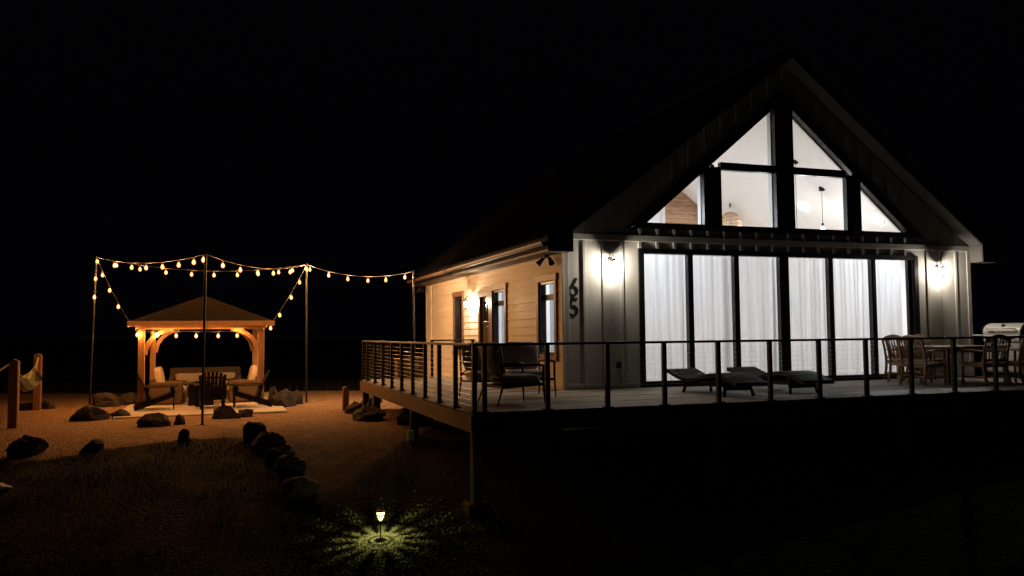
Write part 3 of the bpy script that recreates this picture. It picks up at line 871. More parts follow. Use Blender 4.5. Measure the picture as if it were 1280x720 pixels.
m = MB(); m.box(-.07, .07, -.07, .07, -.1, .52, .012); m.prism([(-.07, .52), (.07, .52), (0, .56)], -.07, .07)
tag(m.build('wooden_bollard', 'post_wood', loc=(-3.25, 5.45, g)), 'short square wooden post standing in the gravel left of the deck', 'post')
t = thing('storage_box', 'low wooden box at the back edge of the deck behind the left railing', 'box', (-1.74, 5.30, 0))
m = MB()
for i in range(5): m.box(-.34, .34, -.22, -.20, .03+.085*i, .105+.085*i, .004); m.box(-.34, -.32, -.199, .22, .03+.085*i, .105+.085*i, .004); m.box(.32, .34, -.199, .22, .03+.085*i, .105+.085*i, .004)
m.box(-.31, .31, -.19, .2, .03, .06); m.box(-.33, .33, .2, .22, .03, .45)
m.build('slatted_body', 'deck_frame', t); MB().box(-.36, .36, -.24, .24, .462, .495, .006).build('lid', 'deck_frame', t)
m = MB(); m.box(-.12, .16, -.217, -.204, .24, .40, .004); m.build('name_plate', 'concrete', t)

# ------------------------------------------------------------------ deck furniture
def seat_frame(t, w, d, legs=True):
    """dark metal lounge seat, faces -y; width w along x"""
    h = .40
    m = MB()
    m.bar((-w/2, -d/2, .30), (w/2, -d/2, .30), .03, .035); m.bar((-w/2, d/2, .27), (w/2, d/2, .27), .03, .035)
    for s in (-1, 1): m.bar((s*w/2, -d/2, .30), (s*w/2, d/2, .27), .03, .035)
    m.box(-w/2+.02, w/2-.02, -d/2+.02, d/2-.02, .275, .285)
    m.build('seat_frame', 'black_metal', t)
    for sx in (-1, 1):
        MB().tube([(sx*w/2, -d/2, .58), (sx*w/2, -d/2, .30), (sx*(w/2+.01), -d/2-.02, 0)], [.02, .02, .011], 8).build('leg', 'black_metal', t, True)
        MB().tube([(sx*w/2, d/2+.09, .86), (sx*w/2, d/2, .30), (sx*(w/2+.01), d/2+.10, 0)], [.015, .02, .011], 8).build('leg', 'black_metal', t, True)
        m = MB(); m.tube([(sx*w/2, -d/2-.03, .575), (sx*w/2, -d/2+.1, .60), (sx*w/2, 0, .585), (sx*w/2, d/2+.045, .60)], .02, 8)
        m.build('armrest', 'black_metal', t, True)
def lounge_seat(name, label, cat, loc, rz, w, n, group=None):
    d = .66
    t = thing(name, label, cat, loc, rz, group)
    seat_frame(t, w, d)
    m = MB(); m.tube([(-w/2, d/2+.09, .86), (w/2, d/2+.09, .86)], .016, 8); m.tube([(-w/2, d/2+.02, .38), (w/2, d/2+.02, .38)], .014, 8)
    k = w/n
    for i in range(n):
        a, b = -w/2+k*i, -w/2+k*(i+1)
        m.tube([(a, d/2+.02, .38), (b, d/2+.09, .86)], .014, 6); m.tube([(b, d/2+.025, .38), (a, d/2+.095, .86)], .014, 6)
        if i: m.tube([(a, d/2+.02, .36), (a, d/2+.09, .86)], .012, 6)
    m.build('cross_back', 'black_metal', t, True)
    for i in range(n):
        a, b = -w/2+.03+(w-.06)*i/n, -w/2+.03+(w-.06)*(i+1)/n
        MB().pillow(a+.004, b-.004, -d/2-.02, d/2-.04, .29, .45, puff=.25).build('seat_cushion', 'cush_grey', t, True)
        mt = Matrix.Translation((0, d/2-.03, .44)) @ Matrix.Rotation(R(-12), 4, 'X')
        MB().pillow(a+.002, b-.002, -.09, .09, 0, .48, mt, puff=.45).build('back_cushion', 'cush_grey', t, True)
    return t
lounge_seat('deck_loveseat', 'dark metal loveseat with beige cushions facing the front railing by the tan wall', 'loveseat', (-1.49, -1.10, 0), 0, 1.42, 2)
lounge_seat('deck_armchair', 'dark metal armchair with crossed back, turned side-on at the deck corner', 'armchair', (-1.84, -2.38, 0), 96, .70, 1)

# wave loungers
def lounger(label, loc):
    t = thing('wave_lounger', label, 'lounger', loc, 0, 'wicker wave loungers on the deck')
    w = .62; n = 36; top = []
    def prof(u):   # u 0 at head (far) .. 1 at foot (near)
        pts = [(0, .395), (.08, .345), (.17, .29), (.28, .256), (.37, .258), (.47, .29), (.58, .345), (.68, .378), (.78, .372), (.87, .325), (.94, .275), (1, .235)]
        for (a, b), (c, d) in zip(pts, pts[1:]):
            if a <= u <= c:
                q = (u-a)/(c-a); return b+(d-b)*q
        return .24
    m = MB(); A = []
    for i in range(n+1):
        u = i/n; y = 1.08-2.16*u
        z = sum(prof(min(1, max(0, u+k*.02))) for k in (-2, -1, 0, 1, 2))/5
        A.append([m.bm.verts.new(p) for p in ((-w/2, y, z-.062), (w/2, y, z-.062), (w/2, y, z-.008), (w/2-.012, y, z), (-w/2+.012, y, z), (-w/2, y, z-.008))])
    for a, b in zip(A, A[1:]):
        for k in range(6): m.bm.faces.new((a[k], a[(k+1) % 6], b[(k+1) % 6], b[k]))
    m.bm.faces.new(A[0]); m.bm.faces.new(A[-1][::-1])
    m.build('woven_bed', 'dark_wicker', t, True, angle=35)
    m = MB()
    for y, zt in ((.50, .22), (-.66, .30)):
        m.prism([(-w/2+.05, zt), (w/2-.05, zt), (w/2-.06, .10), (-w/2+.06, .10)], y-.03, y+.03)
    for s in (-1, 1): m.bar((s*(w/2-.075), .50, .18), (s*(w/2-.075), -.66, .18), .03, .06)
    m.build('base_panel', 'dark_wicker', t)
    for s in (-1, 1):
        for y in (.50, -.66):
            MB().bar((s*(w/2-.075), y, .2), (s*(w/2-.03), y+.05*(1 if y > 0 else -1), 0), .045, .045).build('leg', 'dark_wicker', t)
lounger('dark wicker wave lounger in front of the second glass panel, the left of the two', (1.93, -2.0, 0))
lounger('dark wicker wave lounger in front of the centre stile, the right of the two', (3.22, -1.98, 0))

# teak dining set
def teak_chair(label, loc, rz):
    t = thing('dining_chair', label, 'chair', loc, rz, 'teak armchairs round the dining table')
    w, d = .54, .50   # faces -y, origin under centre of seat
    for s in (-1, 1):
        MB().tube([(s*w/2, -d/2, 0), (s*w/2, -d/2+.0, .40), (s*w/2, -d/2+.01, .64)], [.022, .026, .024], 8).build('leg', 'teak', t, True)
        MB().tube([(s*w/2, d/2+.07, 0), (s*w/2, d/2, .25), (s*w/2, d/2-.005, .45), (s*w/2, d/2+.04, .70), (s*w/2, d/2+.10, .88)], [.024, .028, .028, .025, .022], 8).build('leg', 'teak', t, True)
        m = MB(); m.bar((s*w/2, -d/2-.05, .655), (s*w/2, -d/2+.2, .665), .055, .028, bev=.006); m.bar((s*w/2, -d/2+.19, .6635), (s*w/2, d/2+.03, .64), .05, .026, bev=.006)
        m.build('armrest', 'teak', t)
        m = MB(); m.bar((s*w/2, -d/2, .15), (s*w/2, d/2+.02, .15), .022, .035); m.bar((s*w/2, -d/2, .385), (s*w/2, d/2, .37), .024, .06); m.build('side_rail', 'teak', t)
    MB().bar((-w/2, -d/2, .385), (w/2, -d/2, .385), .024, .06).build('apron', 'teak', t)
    MB().bar((-w/2, d/2, .37), (w/2, d/2, .37), .024, .06).build('apron', 'teak', t)
    MB().bar((-w/2, .02, .15), (w/2, .02, .15), .022, .03).build('stretcher', 'teak', t)
    m = MB()
    for i in range(7):
        y = -d/2-.01+i*(d-.02)/6.4
        m.box(-w/2+.02, w/2-.02, y, y+.062, .415-.012*i/6, .433-.012*i/6, .004)
    m.build('seat', 'teak', t)
    m = MB(); n = 10
    top = [(-w/2+w*i/n, .80+.085*math.sin(PI*i/n)) for i in range(n+1)]
    A = []
    for x, z in top:
        A.append([m.bm.verts.new(p) for p in ((x, d/2+.065, z), (x, d/2+.10, z+.075), (x, d/2+.125, z+.07), (x, d/2+.09, z-.005))])
    for a, b in zip(A, A[1:]):
        for k in range(4): m.bm.faces.new((a[k], a[(k+1) % 4], b[(k+1) % 4], b[k]))
    m.bm.faces.new(A[0]); m.bm.faces.new(A[-1][::-1])
    m.build('top_rail', 'teak', t)
    MB().bar((-w/2, d/2, .475), (w/2, d/2, .475), .025, .045).build('back_rail', 'teak', t)
    m = MB()
    for i in range(7):
        x = -w/2+w*(i+1)/8
        zt = .81+.085*math.sin(PI*(i+1)/8)
        m.tube([(x, d/2, .48), (x, d/2+.0, .58), (x, d/2+.035, .70), (x, d/2+.085, zt)], .0135, 6)
    m.build('back_slat', 'teak', t, True)
    return t
TX0, TX1, TY0, TY1 = 7.08, 8.75, -2.02, -.62
c0 = teak_chair('teak armchair at the left side of the dining table, near the front railing', (6.70, -1.80, 0), 94)
dup(c0, (7.10, -1.08, 0), 88, 'teak armchair at the left side of the dining table, nearest the glass doors')
dup(c0, (7.64, -2.34, 0), 176, 'teak armchair with its back to the railing, below the right wall lantern')
dup(c0, (8.50, -2.32, 0), 183, 'teak armchair with its back to the railing, in front of the grill')
dup(c0, (7.62, -.42, 0), -3, 'teak armchair on the far side of the table, against the grey wall')
dup(c0, (8.40, -.40, 0), 4, 'teak armchair on the far side of the table, beside the grill')
t = thing('dining_table', 'square slatted teak dining table among the armchairs', 'table', ((TX0+TX1)/2, (TY0+TY1)/2, 0))
a, b = (TX1-TX0)/2, (TY1-TY0)/2
m = MB()
for i in range(11):
    y = -b+.08+i*(2*b-.16)/11; m.box(-a+.085, a-.085, y+.004, y+(2*b-.16)/11-.004, .700, .724, .003)
m.box(-a, a, -b, -b+.078, .698, .727, .005); m.box(-a, a, b-.078, b, .698, .727, .005); m.box(-a, -a+.08, -b+.08, b-.08, .6985, .7265, .004); m.box(a-.08, a, -b+.08, b-.08, .6985, .7265, .004)
m.build('tabletop', 'teak', t)
for s in (-1, 1):
    MB().box(-a+.1, a-.1, s*(b-.09)-.012, s*(b-.09)+.012, .60, .697).build('apron', 'teak', t)
    MB().box(s*(a-.09)-.012, s*(a-.09)+.012, -b+.1, b-.1, .60, .697).build('apron', 'teak', t)
for sx in (-1, 1):
    for sy in (-1, 1): MB().box(sx*(a-.09)-.038, sx*(a-.09)+.038, sy*(b-.09)-.038, sy*(b-.09)+.038, 0, .697, .006).build('leg', 'teak', t)

# grill
t = thing('gas_grill', 'stainless steel gas grill behind the dining chairs at the right', 'grill', (10.2, -.80, 0), -90)
m = MB(); m.box(-.42, .42, -.26, .26, .12, .78, .01); m.build('cabinet', 'steel', t)
for s in (-1, 1):
    d = MB(); d.box(s*.21-.20, s*.21+.20, -.285, -.262, .16, .74, .006); dd = d.build('cabinet_door', 'steel', t)
    MB().tube([(s*.05, -.30, .5), (s*.05, -.32, .5), (s*.05, -.32, .68), (s*.05, -.30, .68)], .009, 8).build('handle', 'black_metal', dd, True)
m = MB(); m.box(-.86, -.44, -.24, .24, .90, .935, .008); m.box(.44, .86, -.24, .24, .90, .935, .008); m.build('side_shelf', 'steel', t)
m = MB(); m.box(-.44, .44, -.31, .27, .785, .925, .012); m.build('control_panel', 'steel', t)
for i in range(5):
    k = MB(); k.lathe([(.028, 0), (.028, .012), (.020, .016), (.018, .035)], n=14)
    for v in k.bm.verts: v.co = Matrix.Translation((-.3+.15*i, -.312, .86)) @ Matrix.Rotation(R(90), 4, 'X') @ v.co
    k.build('knob', 'black_metal', t, True, angle=40)
m = MB(); n = 14
pr = [(-.29, .93), (-.30, .98)]+[(-.02-.28*math.cos(a), .98+.20*math.sin(a)) for a in [R(8+i*11.2) for i in range(10)]]+[(.27, 1.03), (.27, .93)]
m.prism(pr, -.46, .46, 'x'); m.build('lid', 'steel', t, True, angle=30)
for s in (-1, 1): MB().prism([(a*1.02, .925+(b-.925)*1.03) for a, b in pr], *sorted((s*.455, s*.485)), 'x').build('lid_end', 'black_metal', t)
MB().tube([(-.34, -.29, 1.05), (-.34, -.345, 1.06), (.34, -.345, 1.06), (.34, -.29, 1.05)], .012, 8).build('lid_handle', 'steel', t, True)
k = MB(); k.lathe([(.035, 0), (.035, .012), (.03, .014)], n=18)
for v in k.bm.verts: v.co = Matrix.Translation((0, -.235, 1.135)) @ Matrix.Rotation(R(60), 4, 'X') @ v.co
k.build('thermometer', 'black_metal', t)
for sx in (-1, 1):
    for sy in (-1, 1): MB().lathe([(.03, 0), (.035, .03), (.035, .09), (.02, .12)], (sx*.36, sy*.2, 0), 10).build('caster', 'black_metal', t, True)

# ------------------------------------------------------------------ pavilion
GP = -.70
tag(MB().box(-8.22, -4.55, 5.62, 12.6, GP-.1, GP+.035, .012).build('slab', 'concrete'), kind='structure')
GS = GP+.037
pav = thing('pavilion', 'timber pavilion with a hipped roof over the seating area', 'pavilion', (-6.43, 9.65, GS))
px0, px1, py0, py1 = -1.40, 1.38, -1.85, 1.85
zb, zt = 1.30-GS, 1.44-GS    # beam bottom / top relative
zb = 1.26-GS; zt = 1.40-GS
for x in (px0, px1):
    for y in (py0, py1): MB().box(x-.075, x+.075, y-.075, y+.075, 0, zb, .008).build('post', 'cedar', pav)
def brace(parent, c, dx, dy):
    m = MB(); A = []
    n = 9; rr = .62
    for i in range(n+1):
        a = PI/2*i/n
        # arc from post (down) to beam (out)
        u = rr*(1-math.cos(a)*1.0); v = rr*(math.sin(a))
        u, v = rr*(1-math.cos(a)), -rr*(1-math.sin(a))
        uo, vo = (rr-.0)*(1-math.cos(a))+.0, v
        nrm = Vector((math.cos(a), -math.sin(a)))*.05
        pts = []
        for s in (-1, 1):
            uu, vv = u+nrm.x*s+.08, v+nrm.y*s-.02
            for q in (-.03, .03):
                pts.append((c[0]+dx*uu+dy*0+(q if dy else 0), c[1]+dy*uu+(q if dx else 0), zb+vv))
        A.append([m.bm.verts.new(p) for p in (pts[0], pts[1], pts[3], pts[2])])
    for a, b in zip(A, A[1:]):
        for k in range(4): m.bm.faces.new((a[k], a[(k+1) % 4], b[(k+1) % 4], b[k]))
    m.bm.faces.new(A[0]); m.bm.faces.new(A[-1][::-1])
    m.build('brace', 'cedar', parent)
for x, sx in ((px0, 1), (px1, -1)):
    for y, sy in ((py0, 1), (py1, -1)):
        brace(pav, (x, y), sx, 0); brace(pav, (x, y), 0, sy)
m = MB()
for y in (py0, py1): m.box(px0-.14, px1+.14, y-.07, y+.07, zb+.002, zt, .006)
for x in (px0, px1): m.box(x-.068, x+.068, py0+.072, py1-.072, zb+.005, zt-.003, .006)
m.build('beam', 'cedar', pav)
ex0, ex1, ey0, ey1 = px0-.27, px1+.29, py0-.40, py1+.40
pk = 2.10-GS; ze = 1.385-GS
m = MB()
c = [(ex0, ey0, ze), (ex1, ey0, ze), (ex1, ey1, ze), (ex0, ey1, ze)]
rdg = [(0, -.35, pk), (0, .35, pk)]
V = [m.bm.verts.new(p) for p in c]+[m.bm.verts.new(p) for p in rdg]
V2 = [m.bm.verts.new((p[0], p[1], p[2]+.05)) for p in c]+[m.bm.verts.new((p[0], p[1], p[2]+.05)) for p in rdg]
for T, f in ((V, 1), (V2, 1)):
    m.bm.faces.new((T[0], T[1], T[4])); m.bm.faces.new((T[1], T[2], T[5], T[4])); m.bm.faces.new((T[2], T[3], T[5])); m.bm.faces.new((T[3], T[0], T[4], T[5]))
for i in range(4): m.bm.faces.new((V[i], V[(i+1) % 4], V2[(i+1) % 4], V2[i]))
m.build('roof', 'shingle', pav)
m = MB()
m.box(ex0-.01, ex1+.01, ey0-.025, ey0+.0, ze-.06, ze+.06); m.box(ex0-.01, ex1+.01, ey1, ey1+.025, ze-.06, ze+.06); m.box(ex0-.025, ex0, ey0, ey1, ze-.058, ze+.058); m.box(ex1, ex1+.025, ey0, ey1, ze-.058, ze+.058)
m.build('roof_fascia', 'cedar', pav)
m = MB()
for cc in c: 
    m.bar((cc[0]*.97, cc[1]*.97, ze-.03), (0, -.3 if cc[1] < 0 else .3, pk-.06), .05, .09)
for i in range(1, 6):
    x = ex0+(ex1-ex0)*i/6; f = 1-abs(x)/(ex1)
    m.bar((x, ey0+.02, ze-.03), (x, ey0+(-.3-ey0)*f, ze+(pk-ze)*f-.05), .04, .08); m.bar((x, ey1-.02, ze-.03), (x, ey1-(ey1-.3)*f, ze+(pk-ze)*f-.05), .04, .08)
m.build('rafter', 'cedar', pav)

# pavilion seating
def wicker_armchair(label, loc, rz):
    t = thing('wicker_armchair', label, 'armchair', loc, rz, 'wicker armchairs in the pavilion')
    m = MB(); m.box(-.42, -.28, -.40, .40, 0.02, .58, .03); m.box(.28, .42, -.40, .40, .02, .58, .03); m.box(-.281, .281, .24, .41, .02, .66, .03); m.box(-.279, .279, -.38, .24, .03, .28, .01)
    m.build('wicker_body', 'tan_wicker', t)
    MB().pillow(-.275, .275, -.42, .24, .28, .46, puff=.3).build('seat_cushion', 'cush_cream', t, True)
    mt = Matrix.Translation((0, .17, .44)) @ Matrix.Rotation(R(-10), 4, 'X')
    MB().pillow(-.29, .29, -.1, .1, 0, .52, mt, puff=.5).build('back_cushion', 'cush_cream', t, True)
    return t
w0 = wicker_armchair('tan wicker armchair with plump cream cushions at the left pavilion post', (-7.28, 9.0, GS), 85)
dup(w0, (-5.42, 9.0, GS), -88, 'tan wicker armchair with a cream cushion at the right pavilion post')
t = thing('wicker_sofa', 'long tan wicker sofa with cream cushions at the back of the pavilion', 'sofa', (-6.42, 11.75, GS))
m = MB(); m.box(-.98, .98, .22, .40, .02, .82, .03); m.box(-.98, -.84, -.38, .221, .02, .60, .03); m.box(.84, .98, -.38, .221, .02, .60, .03); m.box(-.84, .84, -.36, .22, .03, .28, .01)
m.build('wicker_body', 'tan_wicker', t)
for i in range(2):
    MB().pillow(-.84+.84*i+.004, .84*i-.004, -.40, .22, .28, .44, puff=.3).build('seat_cushion', 'cush_cream', t, True)
    MB().pillow(-.84+.84*i+.004, .84*i-.004, .08, .24, .42, .66, puff=.4).build('back_cushion', 'cush_cream', t, True)
def adirondack(label, loc, rz):
    t = thing('adirondack_chair', label, 'chair', loc, rz, 'black adirondack chairs at the pavilion front')
    # faces -y
    for s in (-1, 1):
        MB().box(s*.30-.045, s*.30+.045, -.36, -.335, 0, .53, .005).build('leg', 'plastic_black', t)
        m = MB(); m.bar((s*.27, -.36, .36), (s*.27, .52, .045), .028, .12); m.build('side_rail', 'plastic_black', t)
        m = MB(); m.box(s*.34-.075, s*.34+.06, -.43, .32, .53, .555, .008); m.bar((s*.30, -.30, .50), (s*.30, -.33, .40), .03, .1); m.bar((s*.31, .26, .53), (s*.31, .22, .20), .03, .06); m.build('armrest', 'plastic_black', t)
    m = MB()
    for i in range(6):
        a = Vector((0, -.38+.095*i, .405-.034*i)); m.bar((-.29, a.y, a.z), (.29, a.y, a.z), .082, .02)
    m.build('seat', 'plastic_black', t)
    m = MB()
    for i in range(7):
        x = -.255+.085*i; h = .80-.10*(abs(i-3)/3)**2
        f = 1+.10*(1 if True else 0)
        m.bar((x*.85, .14, .20), (x*1.10, .14+h*.42, .20+h*.86), .074, .018, up=(0, -1, .4))
    m.bar((-.26, .30, .47), (.26, .30, .47), .03, .06); m.bar((-.22, .17, .22), (.22, .17, .22), .03, .06); m.bar((-.27, .43, .74), (.27, .43, .74), .025, .05)
    m.build('back_slat', 'plastic_black', t)
    return t
a0 = adirondack('black adirondack chair facing right in front of the left pavilion post', (-7.42, 7.45, GS), 93)
dup(a0, (-6.22, 7.35, GS), 184, 'black adirondack chair with its slatted back to the gravel, behind the middle pole')
dup(a0, (-5.35, 7.18, GS), -88, 'black adirondack chair facing left in front of the right pavilion post')
t = thing('fire_table', 'dark square fire table in the middle of the pavilion seating', 'table', (-6.47, 8.35, GS))
MB().box(-.30, .30, -.30, .30, .0, .52, .01).build('body', 'plastic_black', t)
MB().box(-.38, .38, -.38, .38, .522, .56, .006).build('tabletop', 'dark_lumber', t)
m = MB(); m.tube([(.17*math.cos(i*PI/10), .17*math.sin(i*PI/10), .575) for i in range(21)], .016, 6, False); m.build('burner_ring', 'black_metal', t, True)
t = thing('side_table', 'small dark side table with thin legs right of the wicker sofa', 'table', (-5.72, 10.5, GS))
MB().box(-.27, .27, -.22, .22, .50, .53, .005).build('tabletop', 'dark_lumber', t)
for sx in (-1, 1):
    for sy in (-1, 1): MB().bar((sx*.25, sy*.2, 0), (sx*.25, sy*.2, .5), .025, .025).build('leg', 'black_metal', t)
MB().box(-.24, .24, -.19, .19, .18, .2).build('shelf', 'dark_lumber', t)
m = MB(); m.lathe([(.03, .0), (.05, .008), (.085, .05), (.10, .085), (.094, .085), (.07, .045), (.03, .02)], n=20)
tag(m.build('white_bowl', 'white_plastic', smooth=True, loc=(-5.78, 10.45, GS+.20)), 'pale bowl on the lower shelf of the side table', 'bowl')

# ------------------------------------------------------------------ poles and string lights
POLES = {'L': ((-9.11, 9.02), 3.10, (.10, 0), 'slim metal light pole at the far left of the string lights'),
         'M': ((-6.36, 3.70), 2.74, (.035, 0), 'slim metal light pole standing in front of the pavilion'),
         'R': ((-3.87, 8.32), 2.95, (-.005, 0), 'slim metal light pole beside the boulders right of the pavilion'),
         'H': ((-1.28, 6.9), 2.70, (-.02, 0), 'slim metal light pole near the rear corner of the house')}
PT = {}
M['pole'] = mat('dark_painted_pole', (.014, .013, .013), .4, metal=.2, var=.15)
for k, ((x, y), zt_, lean, lb) in POLES.items():
    g = gz(x, y)
    t = thing('light_pole', lb, 'pole', (x, y, g), 0, 'poles carrying the string lights')
    h = zt_-g
    MB().tube([(0, 0, -.2), (lean[0]*.5, 0, h*.5), (lean[0], 0, h)], .026, 10).build('shaft', 'pole', t, True, angle=50)
    MB().tube([(lean[0], 0, h-.02), (lean[0], 0, h+.015), (lean[0]+.0, -.05, h+.03)], .008, 6).build('hook', 'pole', t)
    MB().lathe([(.05, -.01), (.05, .02), (.03, .03)], n=12).build('ground_sleeve', 'pole', t)
    PT[k] = Vector((x+lean[0], y, zt_))
BULB_P = 43
def string_light(label, A, B, sag, ts, power=1., col=(1, .385, .095)):
    A, B = Vector(A), Vector(B)
    t = thing('string_light', label, 'string lights', A, 0, 'strings of warm bulbs over the pavilion')
    def P(u): 
        p = A.lerp(B, u)-A; p.z -= 4*sag*u*(1-u); return p
    MB().tube([P(i/24) for i in range(25)], .007, 5).build('wire', 'rubber', t)
    for u in ts:
        p = P(u)+Vector((rnd.uniform(-.01, .01), rnd.uniform(-.01, .01), 0))
        m = MB(); m.lathe([(.008, .0), (.017, -.006), (.019, -.05), (.016, -.056)], n=10)
        s = m.build('socket', 'rubber', t, True, loc=p, angle=40)
        m = MB(); m.lathe([(.012, -.052), (.017, -.062), (.032, -.085), (.040, -.114), (.034, -.140), (.018, -.158), (.003, -.164)], n=14)
        m.build('bulb', 'bulb', s, True)
        m = MB(); m.lathe([(.004, -.07), (.017, -.085), (.020, -.11), (.014, -.13), (.003, -.14)], n=8)
        m.build('filament', 'filament', s, True)
        l = light('bulb_light', (0, 0, -.10), BULB_P*power, col, .035, s)
string_light('string of bulbs from the far left pole to the middle pole in front', PT['L'], PT['M'], .17, [.012, .20, .37, .51, .66, .79, .91, .985])
string_light('string of bulbs from the middle front pole to the pole right of the pavilion', PT['M'], PT['R'], .20, [.14, .29, .45, .61, .80, .985])
string_light('string of bulbs crossing level above the pavilion between the left and right poles', PT['L'], PT['R'], .26, [.09, .20, .32, .44, .55, .66, .76, .86, .93])
string_light('string of bulbs slanting from the far left pole down to the left pavilion corner', PT['L'], (-8.02, 7.72, 1.30), .10, [.17, .37, .60, .88])
string_light('short string of bulbs hanging down the far left pole', PT['L']+Vector((.02, -.06, -.05)), PT['L']+Vector((-.03, -.10, -1.25)), .0, [.33, .72])
string_light('string of bulbs slanting from the right pole down to the right pavilion corner', PT['R'], (-4.86, 7.72, 1.30), .08, [.20, .43, .72, .95])
string_light('string of bulbs under the front beam of the pavilion', (-7.98, 7.70, 1.23), (-4.95, 7.70, 1.20), .03, [.02, .17, .31, .46, .63, .775])
string_light('string of bulbs under the left beam of the pavilion', (-7.92, 7.8, 1.23), (-7.74, 11.3, 1.23), .03, [.12, .93], .8)
string_light('string of bulbs from the right pole towards the house', PT['R'], PT['H'], .22, [.03, .21, .39, .575, .745, .92], 2.6, (1, .56, .26))

# ------------------------------------------------------------------ boulders
ROCKS = [(-8.64, 5.75, .50, .40, .33, 'broad dark boulder left of the slab, at the foot of the far left pole'),
         (-8.10, 5.95, .26, .22, .20, 'small dark boulder touching the right end of the boulder left of the slab'),
         (-8.72, 9.15, .46, .36, .34, 'rounded boulder behind the far left pole, beside the pavilion post'),
         (-8.25, 9.5, .34, .30, .30, 'lumpy boulder right of the rounded one behind the far left pole'),
         (-7.98, 10.3, .28, .26, .36, 'pale orange-lit boulder close to the back left of the slab'),
         (-9.05, 1.55, .36, .30, .34, 'tall dark boulder at the left gravel edge below the hammock post'),
         (-8.02, 1.45, .27, .22, .20, 'low dark boulder on the gravel edge, second from the left'),
         (-7.22, 3.85, .46, .32, .26, 'flat-topped boulder in front of the slab corner'),
         (-6.80, 3.95, .16, .15, .19, 'small stone at the right end of the flat-topped boulder'),
         (-5.90, 4.75, .40, .28, .26, 'dark boulder at the foot of the slab, right of the middle pole'),
         (-5.48, 4.95, .22, .20, .18, 'small dark boulder right of the one by the middle pole'),
         (-6.62, 1.60, .15, .14, .20, 'small upright dark stone on the gravel edge'),
         (-4.52, 7.35, .40, .34, .38, 'big craggy boulder right of the slab beside the right pole'),
         (-4.72, 7.75, .26, .24, .48, 'pale jagged boulder leaning behind the craggy one'),
         (-4.15, 7.85, .24, .22, .40, 'orange-lit pointed boulder between the craggy one and the right pole'),
         (-10.05, 9.15, .26, .24, .24, 'dark stone at the foot of the far hammock post'),
         (-10.45, 9.0, .30, .24, .18, 'low dark stone left of the far hammock post'),
         (-5.45, 1.20, .27, .24, .34, 'black boulder at the top of the row down the slope'),
         (-5.25, .45, .34, .28, .30, 'second black boulder in the row down the slope'),
         (-5.12, -.45, .34, .34, .26, 'flat dark slab of rock midway down the row'),
         (-5.02, -1.25, .32, .34, .34, 'dark boulder low in the row down the slope'),
         (-4.95, -2.05, .34, .30, .26, 'lowest dark boulder of the row down the slope'),
         (-9.12, -.25, .30, .20, .08, 'pale flat stone on the dark slope at the left'),
         (-2.55, 6.3, .38, .32, .26, 'grey boulder beyond the far corner post of the deck'),
         (-3.05, 3.2, .45, .40, .34, 'dark boulder beneath the side edge of the deck'),
         (-3.10, 4.7, .32, .30, .26, 'boulder beside the short wooden post under the deck edge'),
         (-2.35, 2.0, .45, .42, .34, 'dark boulder deep under the deck behind the others')]
for i, (x, y, a, b, c, lb) in enumerate(ROCKS):
    a, b, c = a*.84, b*.84, c*.82
    m = MB(); m.rock(a, b, c, 100+i*7)
    o = m.build('boulder', 'rock', smooth=True, loc=(x, y, gz(x, y)+c*.30), angle=28)
    if lb.startswith('pale flat'): o.data.materials[0] = M['concrete']
    o.rotation_euler = (0, 0, rnd.uniform(-.3, .3))
    tag(o, lb, 'boulder', 'boulders around the gravel')

# ------------------------------------------------------------------ hammocks
def hpost(x, y, h, label):
    m = MB(); m.box(-.085, .085, -.085, .085, -.3, h-.02, .012); m.prism([(-.085, h-.02), (.085, h-.02), (.0, h+.01)], -.085, .085)
    o = m.build('hammock_post', 'post_wood', loc=(x, y, gz(x, y))); tag(o, label, 'post', 'wooden hammock posts')
hpost(-9.90, 4.68, 1.35, 'nearer thick wooden hammock post at the left edge of the gravel')
hpost(-10.24, 8.84, 1.37, 'farther thick wooden hammock post with a stone at its foot')
def hammock(label, A, B, sag, w):
    A, B = Vector(A), Vector(B); d = (B-A); s = Vector((-d.y, d.x, 0)).normalized()
    t = thing('hammock', label, 'hammock', A, 0, 'rope hammocks between the posts')
    def P(u, v):
        k = max(0, math.sin(PI*min(1, max(0, (u-.16)/.68))))**.6 if .16 < u < .84 else 0
        p = A.lerp(B, u)-A; p.z -= 4*sag*u*(1-u)
        return p+s*(v*w*.5*k)+Vector((0, 0, (v*v-.6)*.22*k))
    n = 40; nv = 9; m = MB(); rows = []
    for i in range(n+1):
        u = .16+.68*i/n
        rows.append([m.bm.verts.new(P(u, -1+2*j/nv)) for j in range(nv+1)])
    for a, b in zip(rows, rows[1:]):
        for j in range(nv): m.bm.faces.new((a[j], a[j+1], b[j+1], b[j]))
    o = m.build('bed', M['hammock_cloth'], t, True)
    for e, q in ((0, 1), (1, -1)):
        m = MB()
        for v in (-1, -.5, 0, .5, 1): m.tube([P(e, 0), P(e+q*.08, 0)+s*v*.01, P(e+q*.19, v)], .007, 5)
        m.tube([P(e, 0), P(e+q*.13, 0)], .02, 6)
        m.build('rope', 'rope', t)
def cloth():
    m, nt, N, L, b = newmat('striped_hammock_cloth')
    tc = N.new('ShaderNodeTexCoord'); w = N.new('ShaderNodeTexWave'); w.bands_direction = 'X'; w.inputs['Scale'].default_value = 3.2
    L.new(tc.outputs['Object'], w.inputs['Vector'])
    cr = N.new('ShaderNodeValToRGB'); cr.color_ramp.interpolation = 'CONSTANT'
    cr.color_ramp.elements[0].color = (.26, .25, .15, 1); cr.color_ramp.elements[1].position = .5; cr.color_ramp.elements[1].color = (.13, .16, .08, 1)
    L.new(w.outputs['Fac'], cr.inputs['Fac']); L.new(cr.outputs['Color'], b.inputs['Base Color']); b.inputs['Roughness'].default_value = .9
    return m
M['hammock_cloth'] = cloth()
